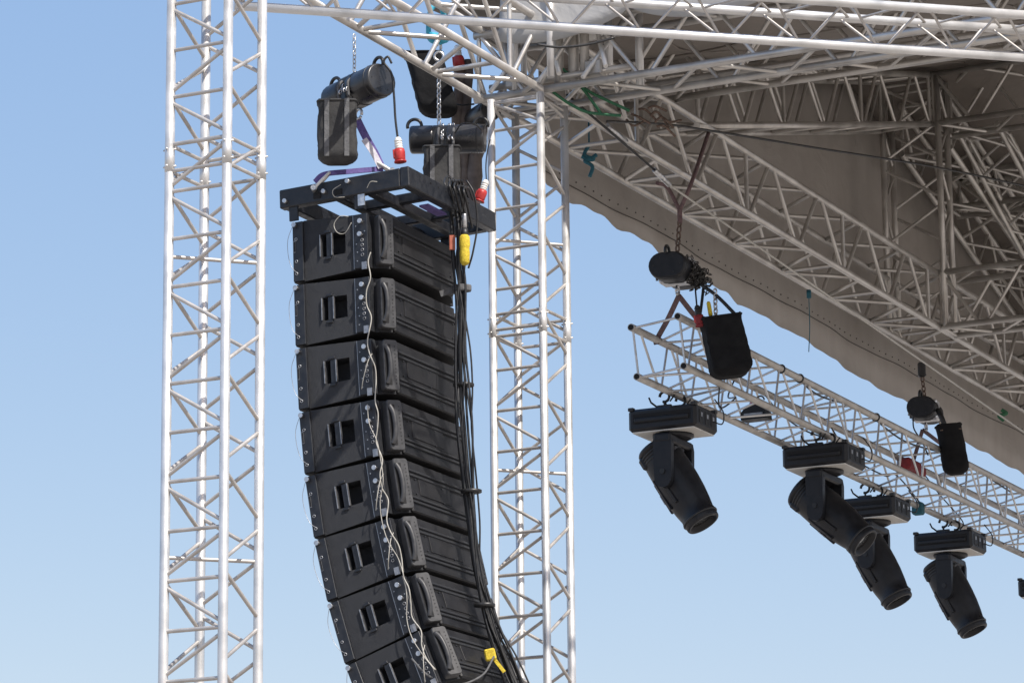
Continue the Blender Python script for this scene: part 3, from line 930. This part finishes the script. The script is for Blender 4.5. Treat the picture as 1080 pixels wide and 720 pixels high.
sling([at(384, 147, ys - .012), at(393, 160, ys - .02), at(402, 177, ys - .03)], .036, M['sling_white'], 'lifting_sling', 'pale stretch of webbing over the violet sling above the frame', side=V((0, 1, 0)))
sling([at(332, 192, ys), at(342, 184, ys - .02), at(368, 181, ys - .03), at(404, 178, ys - .02)], .03, M['violet'], 'lifting_sling', 'violet sling lying along the top of the frame beam', side=V((0, 1, 0)))
for (x0, y0, x1, y1, lb) in ((331, 200, 346, 184, 'silver shackle on the left part of the frame beam'), (414, 182, 400, 173, 'silver shackle at the right part of the frame beam')):
    a_, b_ = at(x0, y0, ys - .02), at(x1, y1, ys - .02)
    e = empty('shackle', a_, lb, 'shackle', 'shackles on the flying frame')
    dd = (b_ - a_).normalized(); sd = V((0, 1, 0))
    pts = [a_ - sd * .02, a_ - sd * .022 + dd * .05, b_ - sd * .012, b_ + dd * .012, b_ + sd * .012, a_ + sd * .022 + dd * .05, a_ + sd * .02]
    m = MB(); m.tube(spline(pts, 4), .0095, 8); m.build('bow', M['white'], e)
    m = MB(); m.cyl(a_ - sd * .045, a_ + sd * .045, .013, 12); m.cyl(a_ - sd * .05, a_ - sd * .035, .017, 8); m.build('pin', M['steel'], e)

# red and white plugs
def plug(c, ax, lab, s=1.0, red='red', white='white'):
    e = empty('power_plug', c, lab, 'plug', 'red and white power plugs')
    m = MB(); m.lathe(c, ax, [(0, .014 * s), (.01 * s, .022 * s), (.07 * s, .026 * s), (.085 * s, .03 * s)], 14); m.build('sleeve', M[white], e)
    m = MB(); m.lathe(c + ax * .086 * s, ax, [(0, .036 * s), (.02 * s, .04 * s), (.07 * s, .038 * s), (.085 * s, .03 * s)], 14); m.build('shell', M[red], e)
    for k in range(3):
        m = MB(); m.lathe(c + ax * (.02 + .018 * k) * s, ax, [(0, .024 * s), (.003 * s, .0285 * s), (.008 * s, .0285 * s), (.011 * s, .024 * s)], 12); m.build('ridge', M[white], e)
    m = MB(); m.lathe(c + ax * .165 * s, ax, [(0, .03 * s), (.004 * s, .043 * s), (.014 * s, .043 * s), (.016 * s, .03 * s)], 14); m.build('collar', M[red], e)
    m = MB(); m.box(c + ax * .12 * s - V((.035 * s, 0, 0)), ax, V((0, 1, 0)), ax.cross(V((0, 1, 0))), .03 * s, .018 * s, .010 * s, .003); m.build('lug', M['red'], e)
    return e
def cable(pts, r, m_, label, name='cable', group='cables on the speaker column', cat='cable'):
    mb = MB(); mb.tube(spline(pts, 8), r, 7)
    return tag(mb.build(name, m_), label, cat, group)
py_ = O0.y - .30
plug(at(419.5, 145, py_), V((.10, 0, -1)).normalized(), 'red and white power plug below the left hoist cable', .85)
cable([at(413, 67, py_), at(409, 60, py_), at(405, 66, py_), at(413, 78, py_), at(415.5, 100, py_), at(417, 125, py_), at(419.5, 146, py_)], .007, M['rubber'], 'black cable hanging from the left hoist handle to a plug')
plug(at(482, 48, 21.5), V((.1, 0, -1)).normalized(), 'red plug hanging behind the top truss between bag and right tower', .9)
pq = O0.y + .62
plug(at(513, 190, pq), V((-.35, 0, -1)).normalized(), 'red and white power plug between the frame and the right tower', .8)
cable([at(517, 147, pq), at(514, 160, pq), at(512.5, 175, pq), at(513, 191, pq)], .004, M['rubber'], 'thin black cable dropping to the plug beside the right tower')
cable([at(480, 140, pq + .1), at(487, 131, pq), at(500, 131, pq), at(508, 137, pq + .1)], .005, M['rubber'], 'short black cable arching over the side-on hoist')

# brown rolled tarp and dark bag behind the side-on hoist
e = empty('rolled_tarp', at(485, 95, 21.6), 'brown tarpaulin rolled up and hanging from the top truss behind the side-on hoist', 'tarpaulin')
for (x0, x1, ya, yb, wd, nm) in ((484, 481, 62, 200, .036, 'roll'), (493, 488, 64, 205, .034, 'roll'), (508, 497, 118, 215, .05, 'folded_end')):
    pts = [at(x0 + (x1 - x0) * t + 1.2 * math.sin(t * 9), ya + (yb - ya) * t, 21.55) for t in [k / 10 for k in range(11)]]
    m = MB(); m.tube(pts, [wd * (1 + .12 * math.sin(k * 2.1)) for k in range(11)], 12); m.build(nm, M['brown'], e)
for yy in (110, 160):
    m = MB(); m.tube([at(477, yy, 21.48), at(488, yy + 1, 21.44), at(500, yy, 21.5)], .006, 6); m.build('tie', M['rubber'], e)
bag(at(447, 58, 21.35), V((1, 0, 0)), V((0, 1, 0)), .24, .2, .42, 'large slack black bag hanging behind the heavier chain under the top truss', strap=False, cm='cloth_dark', up=V((-.24, 0, .97)).normalized())
m = stadium(at(508, 122, 21.45), V((.4, -.9, 0)).normalized(), V((.9, .4, 0)).normalized(), Z, .3, .075, .07, .02)
tag(m.build('chain_hoist', M['hoist']), 'small dark hoist half hidden between tarp and right tower', 'chain hoist', 'electric chain hoists')

# ------------------------------------------------------------------ cable bundle down the back of the column
rr = random.Random(11)
path = [(480, 196), (483, 212), (485, 240), (484, 270), (486, 300), (487, 330), (487, 370), (488, 410), (490, 450), (494, 500), (499, 550), (504, 600), (517, 650), (533, 690), (547, 724), (558, 750)]
zlab = ['innermost', 'outermost', 'slackest', 'straightest', 'thickest', 'thinnest', 'foremost', 'rearmost', 'leftmost', 'rightmost']
for k in range(10):
    off = (k - 4.5) * 1.9; ph = rr.uniform(0, 6); am = rr.uniform(.5, 3.2) if k not in (3, 4) else .3
    pts = []
    for i, (x, y) in enumerate(path):
        t = i / (len(path) - 1)
        yy = O0.y + .26 + .05 * math.sin(k * 2.2) - .20 * t
        if i == 0: yy -= .10
        spread = (.75 + .35 * math.sin(i * .9 + 1) + 1.1 * max(0, t - .7))
        pts.append(at(x + off * spread + am * math.sin(ph + i * (.6 + .13 * k)) + rr.uniform(-.8, .8), y, yy))
    if k % 3 == 0:
        pts[0] = at(478 + k, 190, O0.y + .16)
    cable(pts, (.0085, .007, .006, .0095, .012, .005, .0075, .006, .007, .0055)[k], M['rubber'], 'black cable in the bundle down the back of the speaker column', group='black cables bundled down the speaker column')
# loop of cable over the frame
for k in range(5):
    xo = 470 + k * 5
    y0 = O0.y - .36
    pts = [at(xo + 8, 236 + k, O0.y + .3), at(xo + 2, 205 + k * 2, O0.y + .12), at(xo - 1, 192 + k * 2, O0.y + .10), at(xo + 4, 186 + k * 3, O0.y + .28), at(xo + 9, 200 + 3 * k, O0.y + .45)]
    cable(pts, .007, M['rubber'], 'short black cable loop strapped over the rear beam of the flying frame', group='cable loops over the rear beam')
cable([at(492, 190, O0.y + .2), at(500, 205, O0.y + .18), at(503.5, 235, O0.y + .2), at(499, 265, O0.y + .2), at(494, 283, O0.y + .22)], .006, M['rubber'], 'black cable bowing out right of the yellow sleeve')
# velcro wrap, yellow connector
vp = at(487, 304, O0.y + .24)
m = MB(); m.lathe(vp - Z * .02, Z, [(0, .055), (.01, .058), (.035, .058), (.04, .055)], 18, side=V((1, 0, 0)), sy=.55)
m.box(vp + V((-.085, .0, -.02)), V((.95, 0, .3)).normalized(), V((0, 1, 0)), V((-.3, 0, .95)).normalized(), .045, .003, .018)
tag(m.build('cable_strap', M['cloth_grey']), 'grey hook and loop strap round the cable bundle below the yellow sleeve', 'strap')
for k, (x, y, lab) in enumerate(((489, 408, 'upper black tie round the cable bundle beside the fourth cabinet'), (497, 520, 'black tie round the cable bundle beside the sixth cabinet'), (511, 640, 'lowest black tie round the cable bundle'))):
    m = MB(); m.lathe(at(x, y, O0.y + .2 - .08 * k), Z, [(0, .05), (.004, .062), (.02, .062), (.024, .05)], 16, side=V((1, 0, 0)), sy=.8)
    tag(m.build('cable_tie', M['rubber']), lab, 'cable tie')
yc = at(490, 248, O0.y + .12)
e = empty('cable_connector', yc, 'cable connector wrapped in yellow tape beside the topmost cabinet', 'connector')
m = MB(); m.lathe(yc, -Z, [(0, .022), (.01, .030), (.06, .033), (.08, .028), (.11, .031), (.165, .028), (.18, .02)], 16); m.build('sleeve', M['yellow'], e)
m = MB(); m.lathe(yc + Z * .04, -Z, [(0, .02), (.03, .024), (.042, .022)], 14); m.build('collar', M['rubber'], e)
m = MB(); m.lathe(yc + Z * .13, -Z, [(0, .012), (.01, .014), (.09, .014)], 12); m.build('ferrule', M['steel'], e)
# orange tag and violet pad
m = MB(); m.box(at(477, 256, O0.y + .2), V((1, 0, 0)), V((0, 1, 0)), Z, .018, .008, .045, .003)
tag(m.build('identity_tag', mat('faded_orange', (.35, .09, .05), (.45, .13, .08), .6)), 'faded orange tag by the yellow cable sleeve', 'tag')
m = MB(); a_ = fp(.70, .46, .062); m.box(a_, fr, AW, fz, .03, .12, .006)
tag(m.build('webbing_pad', M['violet']), 'violet webbing pad tucked under the rear of the flying frame', 'webbing')
# yellow tape low in the bundle
tp = at(517, 690, O0.y + .0)
m = MB(); m.box(tp, V((1, 0, .2)).normalized(), V((0, 1, 0)), V((-.2, 0, 1)).normalized(), .032, .02, .034, .008); m.box(tp + V((.05, 0, -.06)), V((.6, 0, -.8)).normalized(), V((0, 1, 0)), V((.8, 0, .6)).normalized(), .05, .006, .010)
tag(m.build('tape_flag', M['yellow']), 'yellow tape flag on the cables at the bottom of the picture', 'tape')

# pale cables along the near rear edge
def surf(i, r, w, t): return CABQ[i](r, w, t)
def pale(seq, rad, lab):
    cable([surf(*s) for s in seq], rad, M['white_cable'], lab, group='pale cables along the speaker column')
seq = []
sw = random.Random(5)
for i in range(1, 8):
    for t in (.05, .3, .55, .8):
        seq.append((i, .512 + .020 * math.sin(i * 2.1 + t * 5.5), -.03 - .01 * math.sin(t * 6), t))
pale([(0, .505, -.02, .9), (0, .53, -.03, .78), (0, .515, -.035, .95)] + seq, .0034, 'beige cable snaking down between side panels and rear grips')
seq = []
for i in range(3, 8):
    for t in (.1, .45, .8):
        seq.append((i, .49 + .03 * math.sin(i * 3.3 + t * 4), -.035, t))
pale(seq, .0024, 'thinner beige cable joining the column at the fourth cabinet')
for i in (2, 4, 5, 7):
    cable([surf(i, .43, -.02, .9), surf(i, .46, -.05, .75), surf(i, .49, -.04, .45), surf(i, .51, -.02, .3)], .0026, M['white_cable'], ['', 'small pale lead at the second cabinet', 'small pale lead at the third cabinet', 'small pale lead at the fourth cabinet', 'small pale lead at the fifth cabinet', 'small pale lead at the sixth cabinet', 'small pale lead at the seventh cabinet', 'small pale lead at the lowest cabinet'][i], group='pale cables along the speaker column')
cable([surf(0, .38, -.008, .03), surf(0, .33, -.02, .02), surf(0, .29, -.02, .15), surf(0, .31, -.02, .30), surf(0, .36, -.02, .33), surf(0, .41, -.03, .17)], .0022, M['white_cable'], 'thin wire loop on the side of the topmost cabinet', name='wire_loop')
cable([at(434, 694, O0.y - .4), at(452, 712, O0.y - .4), at(480, 722, O0.y - .3), at(508, 712, O0.y - .2), at(521, 692, O0.y - .05)], .006, M['cloth_grey'], 'grey cable swinging across the rear of the lowest cabinet')

# ------------------------------------------------------------------ moving head lamps
def moving_head(c, tilt, label, yaw=0.0, pan=0.0):
    """c = centre of the base box top"""
    bu = (Matrix.Rotation(R(yaw), 3, 'Z') @ U); bw = (Matrix.Rotation(R(yaw), 3, 'Z') @ W)
    e = empty('moving_head_lamp', c, label, 'stage light', 'moving head lamps under the lighting truss')
    HX, HY, HZ = .25, .19, .078
    bc = c - Z * HZ
    m = MB(); m.box(bc, bu, bw, Z, HX, HY, HZ, .02); base = m.build('base', M['lamp'], e)
    m = MB(); m.box(bc - Z * (HZ + .004), bu, bw, Z, HX - .025, HY - .02, .004); m.build('underside', M['lamp_light'], base)
    m = MB(); m.box(bc - bw * (HY + .006) - Z * .005, bu, bw, Z, HX * .80, .010, .014, .006); m.build('carry_handle', M['lamp'], base)
    m = MB(); m.box(bc - bw * (HY + .001) + Z * .006, bu, bw, Z, HX * .84, .002, .034); m.build('handle_recess', M['hole'], base)
    for k in range(3):
        m = MB(); m.box(bc + bu * (HX + .001) + bw * (-.10 + .10 * k), bw, bu, Z, .033, .003, .045, .002); m.build('socket_panel', M['rear'], base)
        m = MB(); m.box(bc + bu * (HX + .005) + bw * (-.10 + .10 * k) + Z * .012, bw, bu, Z, .012, .002, .014); m.build('socket', M['ring'], base)
    for sx in (-1, 1):
        for sy in (-1, 1):
            m = MB(); m.box(bc + bu * (sx * (HX - .02)) + bw * (sy * (HY - .02)) + Z * (HZ - .0), bu, bw, Z, .02, .02, .012, .004); m.build('foot', M['rubber'], base)
    yb = bc - Z * (HZ + .008)
    m = MB(); m.lathe(yb, -Z, [(0, .14), (.02, .14), (.03, .12)], 24); m.build('pan_bearing', M['lamp'], e)
    pu = (Matrix.Rotation(R(yaw + pan), 3, 'Z') @ U); pw = (Matrix.Rotation(R(yaw + pan), 3, 'Z') @ W)
    m = MB()
    AO = .188
    piv = yb - Z * .285
    # yoke: crossbar and two tapering arms with round lower ends
    m.box(yb - Z * .055, pu, pw, Z, .062, AO + .028, .030, .012)
    for s in (-1, 1):
        poly = []
        for (x, z) in ((-.058, .05), (.058, .05), (.066, .0), (.062, -.20)): poly.append((x, z))
        for k in range(9):
            a = R(0 - 180 * k / 8); poly.append((.06 * math.cos(a), -.245 + .065 * math.sin(a)))
        poly.append((-.062, -.20)); poly.append((-.066, .0))
        P_ = [yb - Z * .055 + pu * x + Z * (z - .0) + pw * (s * AO - .022) for x, z in poly]
        P_ = [p - Z * .0 for p in P_]
        m.prism([p + Z * (-.03) for p in P_], pw * .05)
    m.build('yoke', M['lamp'], e)
    for s in (-1, 1):
        m = MB(); m.cyl(piv + pw * (s * (AO + .031)) , piv + pw * (s * (AO + .027)), .018, 14); m.build('tilt_cap', M['rubber'], e)
    ha = (pu * math.sin(R(tilt)) - Z * math.cos(R(tilt))).normalized()
    up_ = ha.cross(pw).normalized()
    m = MB(); m.lathe(piv, ha, [(-.25, .11), (-.247, .134), (-.235, .142), (-.215, .143), (-.210, .134), (-.17, .140), (-.10, .144), (.0, .147), (.08, .146), (.17, .141), (.26, .130), (.325, .119), (.33, .123), (.392, .119), (.40, .114), (.40, .098), (.352, .092)], 28, side=pw)
    hd = m.build('head', M['lamp'], e)
    m = MB(); m.box(piv - ha * .17, ha, pw, up_, .05, .10, .139, .02); m.build('tail_housing', M['lamp'], hd)
    for k in range(5):
        w = R(200 + 35 * k)
        p = piv + ha * .09 + (pw * math.cos(w) + up_ * math.sin(w)) * .143
        m = MB(); m.box(p, ha, (pw * math.sin(w) - up_ * math.cos(w)), (pw * math.cos(w) + up_ * math.sin(w)), .12, .012, .010, .004); m.build('cooling_fin', M['lamp'], hd)
    for k in range(3):
        m = MB(); m.lathe(piv + ha * (-.20 + .022 * k), ha, [(0, .141), (.003, .145), (.009, .145), (.012, .141)], 24, side=pw); m.build('vent_ring', M['rubber'], hd)
    m = MB(); m.box(piv + ha * .10 - up_ * .149, ha, pw, up_, .035, .03, .004, .002); m.build('warning_plate', M['ring'], hd)
    for s in (-1, 1):
        m = MB(); m.cyl(piv + pw * s * .13, piv + pw * s * (AO - .02), .05, 16); m.build('trunnion', M['lamp'], hd)
    m = MB(); m.lathe(piv + ha * .353, ha, [(0, .090), (.004, .08), (.009, .055), (.011, .02)], 24); m.build('lens', M['lens'], hd)
    m = MB(); m.lathe(piv + ha * .345, ha, [(0, .123), (.004, .129), (.012, .129), (.016, .123)], 28); m.build('lens_ring', M['rubber'], hd)
    # clamps up to the chord
    for s in (-1, 1):
        m = MB(); cc = c + bw * (s * .09) + bu * (.02 * s)
        m.box(cc + Z * .02, bu, bw, Z, .05, .012, .008)
        m.tube([cc, cc + Z * .045, cc + Z * .055 + bu * .02], .008, 6)
        m.tube([cc + Z * .085 + (bu * math.cos(w) + Z * math.sin(w)) * .036 for w in [R(-110 + 32 * k) for k in range(10)]], .010, 6)
        m.tube([cc + bu * .04 + Z * .05, cc + bu * .075 + Z * .09], .006, 6); m.tube([cc - bu * .045 + Z * .01, cc - bu * .10 + Z * .055, cc - bu * .115 + Z * .09], .007, 6)
        m.build('clamp', M['rubber'], e)
    m = MB(); m.tube(spline([bc + bu * HX + bw * .1, bc + bu * (HX + .06) + bw * .12 - Z * .02, bc + bu * (HX + .07) + bw * .12 + Z * .06, bc + bu * (HX + .0) + bw * .14 + Z * .16]), .0045, 6); m.build('supply_cable', M['rubber'], e)
    return e

def lamp_on(px, py, i, tilt, label, yaw=0, pan=2, du=0):
    """base top centre seen at px,py; hangs under bottom chord i"""
    s = 0.0
    # depth along the chord where the ray's x matches
    best = min((abs(proj(ltp(k * .01, i, 0) + U * du)[0] - px), k * .01) for k in range(0, 940))
    s = best[1]
    c = ltp(s, i, 0, -.115) + U * du
    return moving_head(c, tilt, label, yaw, pan)
lamp_on(709, 430, 0, 31, 'nearest black moving head lamp, at the open left end of the lighting truss', du=-.02)
lamp_on(868, 470, 1, 48, 'black moving head lamp hung from the inner chord, its head swung well to the right', pan=0)
lamp_on(919, 525, 0, 28, 'black moving head lamp half behind the strongly swung one', du=-.02)
lamp_on(1001, 573, 0, 26, 'black moving head lamp hanging free near the right edge')
lamp_on(1108, 600, 0, 25, 'black moving head lamp cut off by the right edge')

# ------------------------------------------------------------------ hoists of the lighting truss
h3 = at(714, 286, 22.75)
hoist(h3, V((-.36, -.93, -.02)).normalized(), .44, .130, .088, 'black hoist with oblong end cap above the open end of the lighting truss', alloy=True)
tp3 = V((h3.x, h3.y, ZB - .02)) 
tag(chain(h3 + Z * .09, at(717, 232, 22.75), .007, .05, M['rust']).build('hoist_chain', M['rust']), 'rusty brown chain above the hoist at the open truss end', 'chain')
m = MB(); q3 = at(717, 228, 22.75)
m.box(q3, V((1, 0, 0)), V((0, 1, 0)), Z, .016, .02, .05, .006)
m.tube(spline([q3 + Z * .04, q3 + Z * .2 + V((-.08, 0, 0)), at(693, 193, 22.65)]), .014, 7); m.tube(spline([q3 + Z * .04, q3 + Z * .25 + V((.09, 0, 0)), at(748, 138, 23.4)]), .014, 7)
tag(m.build('lifting_sling', M['maroon']), 'dark brown sling pair between main truss and rusty chain', 'sling')
cr = random.Random(4)
m = MB()
for k in range(300):
    p = h3 + V((.115 + cr.gauss(0, .042), cr.uniform(-.12, .02), .01 + cr.gauss(0, .035))); p.z -= (p.x - h3.x) * .45
    ax1 = V((cr.uniform(-1, 1), cr.uniform(-1, 1), cr.uniform(-1, 1))).normalized(); ax2 = ax1.orthogonal().normalized()
    m.tube([p + ax1 * (.017 * math.cos(w)) + ax2 * (.010 * math.sin(w)) for w in [2 * math.pi * z_ / 8 for z_ in range(8)]], .0038, 5, closed=True)
tag(m.build('slack_chain', M['dark_steel']), 'heap of slack dark chain draped over the hoist at the open truss end', 'chain')
bag(at(759, 335, 22.55), V((.99, .1, .15)).normalized(), V((-.1, .99, 0)).normalized(), .26, .20, .41, 'big square black bag hanging in front of the lighting truss', strap=False, cm='cloth_dark', up=V((-.19, 0, .98)).normalized())
for k, (pts, r_) in enumerate((([at(739, 300, 22.6), at(756, 312, 22.55), at(776, 332, 22.5)], .012), ([at(742, 303, 22.6), at(740, 320, 22.55), at(738, 335, 22.5)], .010))):
    m = MB(); m.tube(spline(pts), r_, 8); tag(m.build('bag_strap', M['rubber']), ['slanting black strap down to the right corner of the big bag', 'upright black strap down to the left corner of the big bag'][k], 'strap')
tag(chain(at(754, 305, 22.55), at(755, 336, 22.55), .006, .042).build('bag_chain', M['steel']), 'short chain running down into the big square bag', 'chain')
m = MB(); p_ = at(747, 318, 22.5); m.lathe(p_, V((.15, 0, -1)).normalized(), [(0, .008), (.01, .014), (.09, .015), (.1, .01)], 10)
tag(m.build('cable_sleeve', M['yellow']), 'small yellow cable sleeve beside the big square bag', 'connector')
plug(at(735, 322, 22.5), V((.15, 0, -1)).normalized(), 'dark red plug left of the big square bag', .8, 'darkred', 'rubber')
cable([at(733, 300, 22.6), at(734, 312, 22.55), at(735, 323, 22.5)], .006, M['rubber'], 'short black cable into the plug left of the big bag', group=None)
for k, (a_, b_, lab) in enumerate(((at(716, 312, 22.75), ltp(.42, 0, 1), 'maroon sling leg to the outer chord of the lighting truss'), (at(716, 312, 22.75), ltp(.55, 1, 1), 'maroon sling leg to the inner chord of the lighting truss'))):
    sling([a_, a_.lerp(b_, .5) + V((0, 0, -.01)), b_, b_ - Z * .03], .035, M['maroon'], 'lifting_sling', lab, side=V((0, 1, 0)))
h4 = at(976, 433, 27.3)
hoist(h4, V((-.33, -.94, 0)).normalized(), .36, .115, .085, 'smaller black hoist above the lighting truss near the right edge', alloy=True)
tag(chain(h4 + Z * .08, at(972, 392, 27.3), .006, .05, M['rust']).build('hoist_chain', M['rust']), 'short dark chain from the smaller hoist up to the canopy edge', 'chain')
m = MB(); m.box(at(972, 390, 27.3), V((1, 0, 0)), V((0, 1, 0)), Z, .03, .03, .06, .01); tag(m.build('hook_block', M['rubber']), 'black hook block at the canopy edge above the smaller hoist', 'hook')
bag(at(1000, 448, 27.1), V((.98, .1, .1)).normalized(), V((-.1, .99, 0)).normalized(), .20, .17, .40, 'slim black bag below the smaller hoist, in front of the lighting truss', strap=False, round_=True, cm='cloth_dark', up=V((-.14, 0, .99)).normalized())
m = MB(); m.tube(spline([at(989, 432, 27.15), at(993, 440, 27.1), at(997, 450, 27.1)]), .022, 8); tag(m.build('bag_strap', M['rubber']), 'black strap between the smaller hoist and its slim bag', 'strap')
b_ = ltp(5.2, 0, 1); s4 = min((abs(proj(ltp(k * .01, 0, 1))[0] - 962), k * .01) for k in range(940))[1]
sling([at(973, 453, 27.3), ltp(s4, 0, 1)], .03, M['maroon'], 'lifting_sling', 'dark sling leg left below the smaller hoist', side=V((0, 1, 0)))
sling([at(973, 453, 27.3), ltp(s4 + .35, 1, 1)], .03, M['maroon'], 'lifting_sling', 'dark sling leg right below the smaller hoist', side=V((0, 1, 0)))
cable([at(963, 440, 27.2), at(964, 452, 27.15), at(972, 465, 27.1), at(979, 480, 27.1)], .006, M['rubber'], 'thin cable dropping left of the smaller hoist', group=None)

# things lying on / in the lighting truss
def ltx(px, i, j, dz=0):
    s = min((abs(proj(ltp(k * .01, i, j))[0] - px), k * .01) for k in range(940))[1]
    return ltp(s, i, j, dz)
def junction(c, lab, col):
    e = empty('distribution_box', c, lab, 'distribution box', 'small boxes inside the lighting truss')
    m = MB(); m.prism([c + U * (x*.75) + Z * (z*.85) - W * .06 for x, z in ((-.13, -.05), (.13, -.05), (.12, .02), (.04, .07), (-.07, .07), (-.13, .01))], W * .11); m.build('case', M['lamp'], e)
    m = MB(); m.cyl(c + Z * .05 + U * -.02, c + Z * .095 + U * -.02, .024, 12); m.build('knob', col, e)
    m = MB(); m.box(c - Z * .01 - W * .063, U, W, Z, .07, .003, .010); m.build('stripe', M['ring'], e)
    arc_tube(c + Z * .10 + U * .03, U, Z, .03, .006, 0, math.pi).build('carry_loop', M['rubber'], e)
junction(at(798, 437, 24.2), 'dark box with small red knob lying inside the lighting truss', M['red'])
m = MB(); c = at(960, 491, 27.3); m.box(c, W, U, Z, .14, .05, .045, .015); m.box(c + W * .2 - Z * .01, W, U, Z, .07, .04, .035, .012)
tag(m.build('cable_drum', M['darkred']), 'dark red case lying inside the lighting truss below the smaller hoist', 'case')
m = MB(); c = ltx(968, 0, 0, -.02); m.box(c, U, W, Z, .045, .04, .05, .012)
tag(m.build('adapter', M['teal']), 'dark green adapter on the lower chord beside a red plug', 'adapter')
m = MB(); c = ltx(976, 0, 0, .0); m.box(c, W, U, Z, .06, .02, .02, .006)
tag(m.build('cable_end', M['red']), 'small red cable end on the lower chord near the right edge', 'plug')
for k, (x, i, j) in enumerate(((824, 1, 1), (843, 1, 1), (924, 1, 1), (756, 1, 1))):
    c = ltx(x, i, j); m = MB(); m.tube([c + (lu * math.cos(w) + lz * math.sin(w)) * .028 for w in [2 * math.pi * q / 12 for q in range(12)]], .0075, 6, closed=True)
    tag(m.build('cable_tie', M['rubber']), ['left tie of the close pair on the upper chord between big bag and slim bag', 'right tie of the close pair on the upper chord between big bag and slim bag', 'black tie on the upper chord just left of the smaller hoist', 'black tie on the upper chord beside the big square bag'][k], 'cable tie', 'ties on the lighting truss')
def along(seq, r, lab):
    cable([ltp(*s) for s in seq], r, M['rubber'], lab, group='cables along the lighting truss')
along([(.6, 1, 0, 0), (1.0, .5, 0, -.06), (1.3, .5, .2, 0), (1.6, 0, .5, 0), (1.8, 0, 1, .02)], .006, 'cable curling off the nearest lamp into the lighting truss')
along([(2.0, 1, 1, .02), (2.6, .9, 1, -.03), (3.4, 1, 1.0, .0), (4.4, .9, 1, -.05), (5.5, 1, 1, 0), (7, .9, 1, -.03)], .007, 'black cable slung along the upper inner chord of the lighting truss')
along([(2.3, 0, 1, 0), (2.5, .05, .7, 0), (2.8, .3, .35, 0), (3.2, .9, .1, 0), (3.7, 1, 0, 0)], .006, 'cable dropping from the upper chord to the swung lamp')
along([(3.6, 0, 1, 0), (3.9, .1, .4, 0), (4.3, .4, .1, 0), (4.9, .1, .3, .05), (5.6, 0, 0, 0)], .006, 'cable looping inside the middle of the lighting truss')
along([(5.6, 0, 1, 0), (5.9, .1, .5, 0), (6.2, .3, .1, -.05), (6.4, 0, -.1, 0)], .005, 'cable hanging through the lighting truss near the right edge')

# ------------------------------------------------------------------ ropes, wires on the roof
m = MB()
a_ = at(598, 100, 21.2); b_ = at(690, 179, 22.0); c_ = at(706, 195, 22.15); d_ = at(1085, 459, 27.6)
e = empty('guy_wire', b_, 'pale steel guy wire with turnbuckle running down the whole canopy edge', 'wire rope')
m.cyl(a_, b_, .008, 8); m.build('wire', M['rubber'], e)
m = MB(); m.cyl(c_, d_, .0075, 8); m.build('wire', M['wire'], e)
m = MB(); m.cyl(b_, c_, .018, 12); m.build('turnbuckle', M['steel'], e)
m = MB(); p0 = at(640, 133, 21.6); p1 = at(660, 150, 21.75); m.cyl(p0, p1, .022, 12); m.build('sleeve', M['steel'], e)
cable([at(640, 128, 21.3), at(700, 131, 22.5), at(756, 139, 23.2), at(860, 156, 24.2), at(985, 176, 25.5), at(1090, 198, 27)], .0085, M['rubber'], 'dark cable stretched across under the ridge to the right edge', group=None)
cable([at(566, 47, 20.6), at(590, 50, 20.6), at(620, 47, 20.6), at(648, 40, 20.6)], .008, M['rubber'], 'black cable sagging behind the bright top truss by the tower head', group=None)
for pts, lab in (([(583, 97), (598, 108), (618, 118), (640, 121), (655, 122)], 'green rope hanging lowest below the tower head'), ([(592, 72), (606, 84), (618, 98), (628, 112), (634, 120)], 'green rope running steeply from the tower head'), ([(606, 85), (622, 97), (640, 106), (664, 117)], 'green rope stretched furthest to the right')):
    cable([at(x, y, 20.95) for x, y in pts], .010, M['green'], lab, name='rope', group='green ropes by the tower head', cat='rope')
m = MB()
tc_ = at(621.5, 168, 22.2)
m.tube(spline([tc_ + Z * .10, tc_ + V((-.03, 0, .03)), tc_ + V((.03, 0, .0)), tc_ + V((-.03, 0, -.01)), tc_ + V((.02, 0, -.05)), tc_ + V((.0, 0, -.12))]), .013, 7); m.tube(spline([tc_ + V((-.05, 0, .02)), tc_, tc_ + V((.05, 0, .03))]), .014, 7); m.tube([tc_ + Z * .1, tc_ + Z * .27], .006, 6)
tag(m.build('knotted_strap', M['teal']), 'teal strap knotted and hanging at the canopy edge', 'strap')
m = MB(); t2 = at(853, 310, 25.0); m.tube(spline([t2, t2 - Z * .1, at(854, 345, 25.0), at(853, 371, 25.0)]), .0035, 5); m.tube([t2 - Z * .03, t2 + Z * .03], .018, 7)
tag(m.build('cord', M['teal']), 'thin dark cord hanging down past the middle of the canopy edge', 'cord')
m = MB(); t2 = at(1056, 432, 28); m.tube(spline([t2, t2 + V((.04, 0, -.03)), t2 + V((-.02, 0, -.05)), t2 + V((.02, 0, -.09))]), .016, 7)
tag(m.build('knotted_strap', M['green']), 'small green strap knotted at the canopy edge near the right border', 'strap')
rr2 = random.Random(9)
m = MB()
for k in range(8):
    x0, y0 = 660 + rr2.uniform(0, 55), 112 + rr2.uniform(0, 28)
    m.tube(spline([at(x0, y0, 21.9), at(x0 + 8, y0 + rr2.uniform(-6, 8), 21.9), at(x0 + 20, y0 + rr2.uniform(0, 14), 21.95)]), .008, 6)
tag(m.build('wire_tangle', M['rust']), 'tangle of brown wire ends on the main truss beyond the green ropes', 'wire')
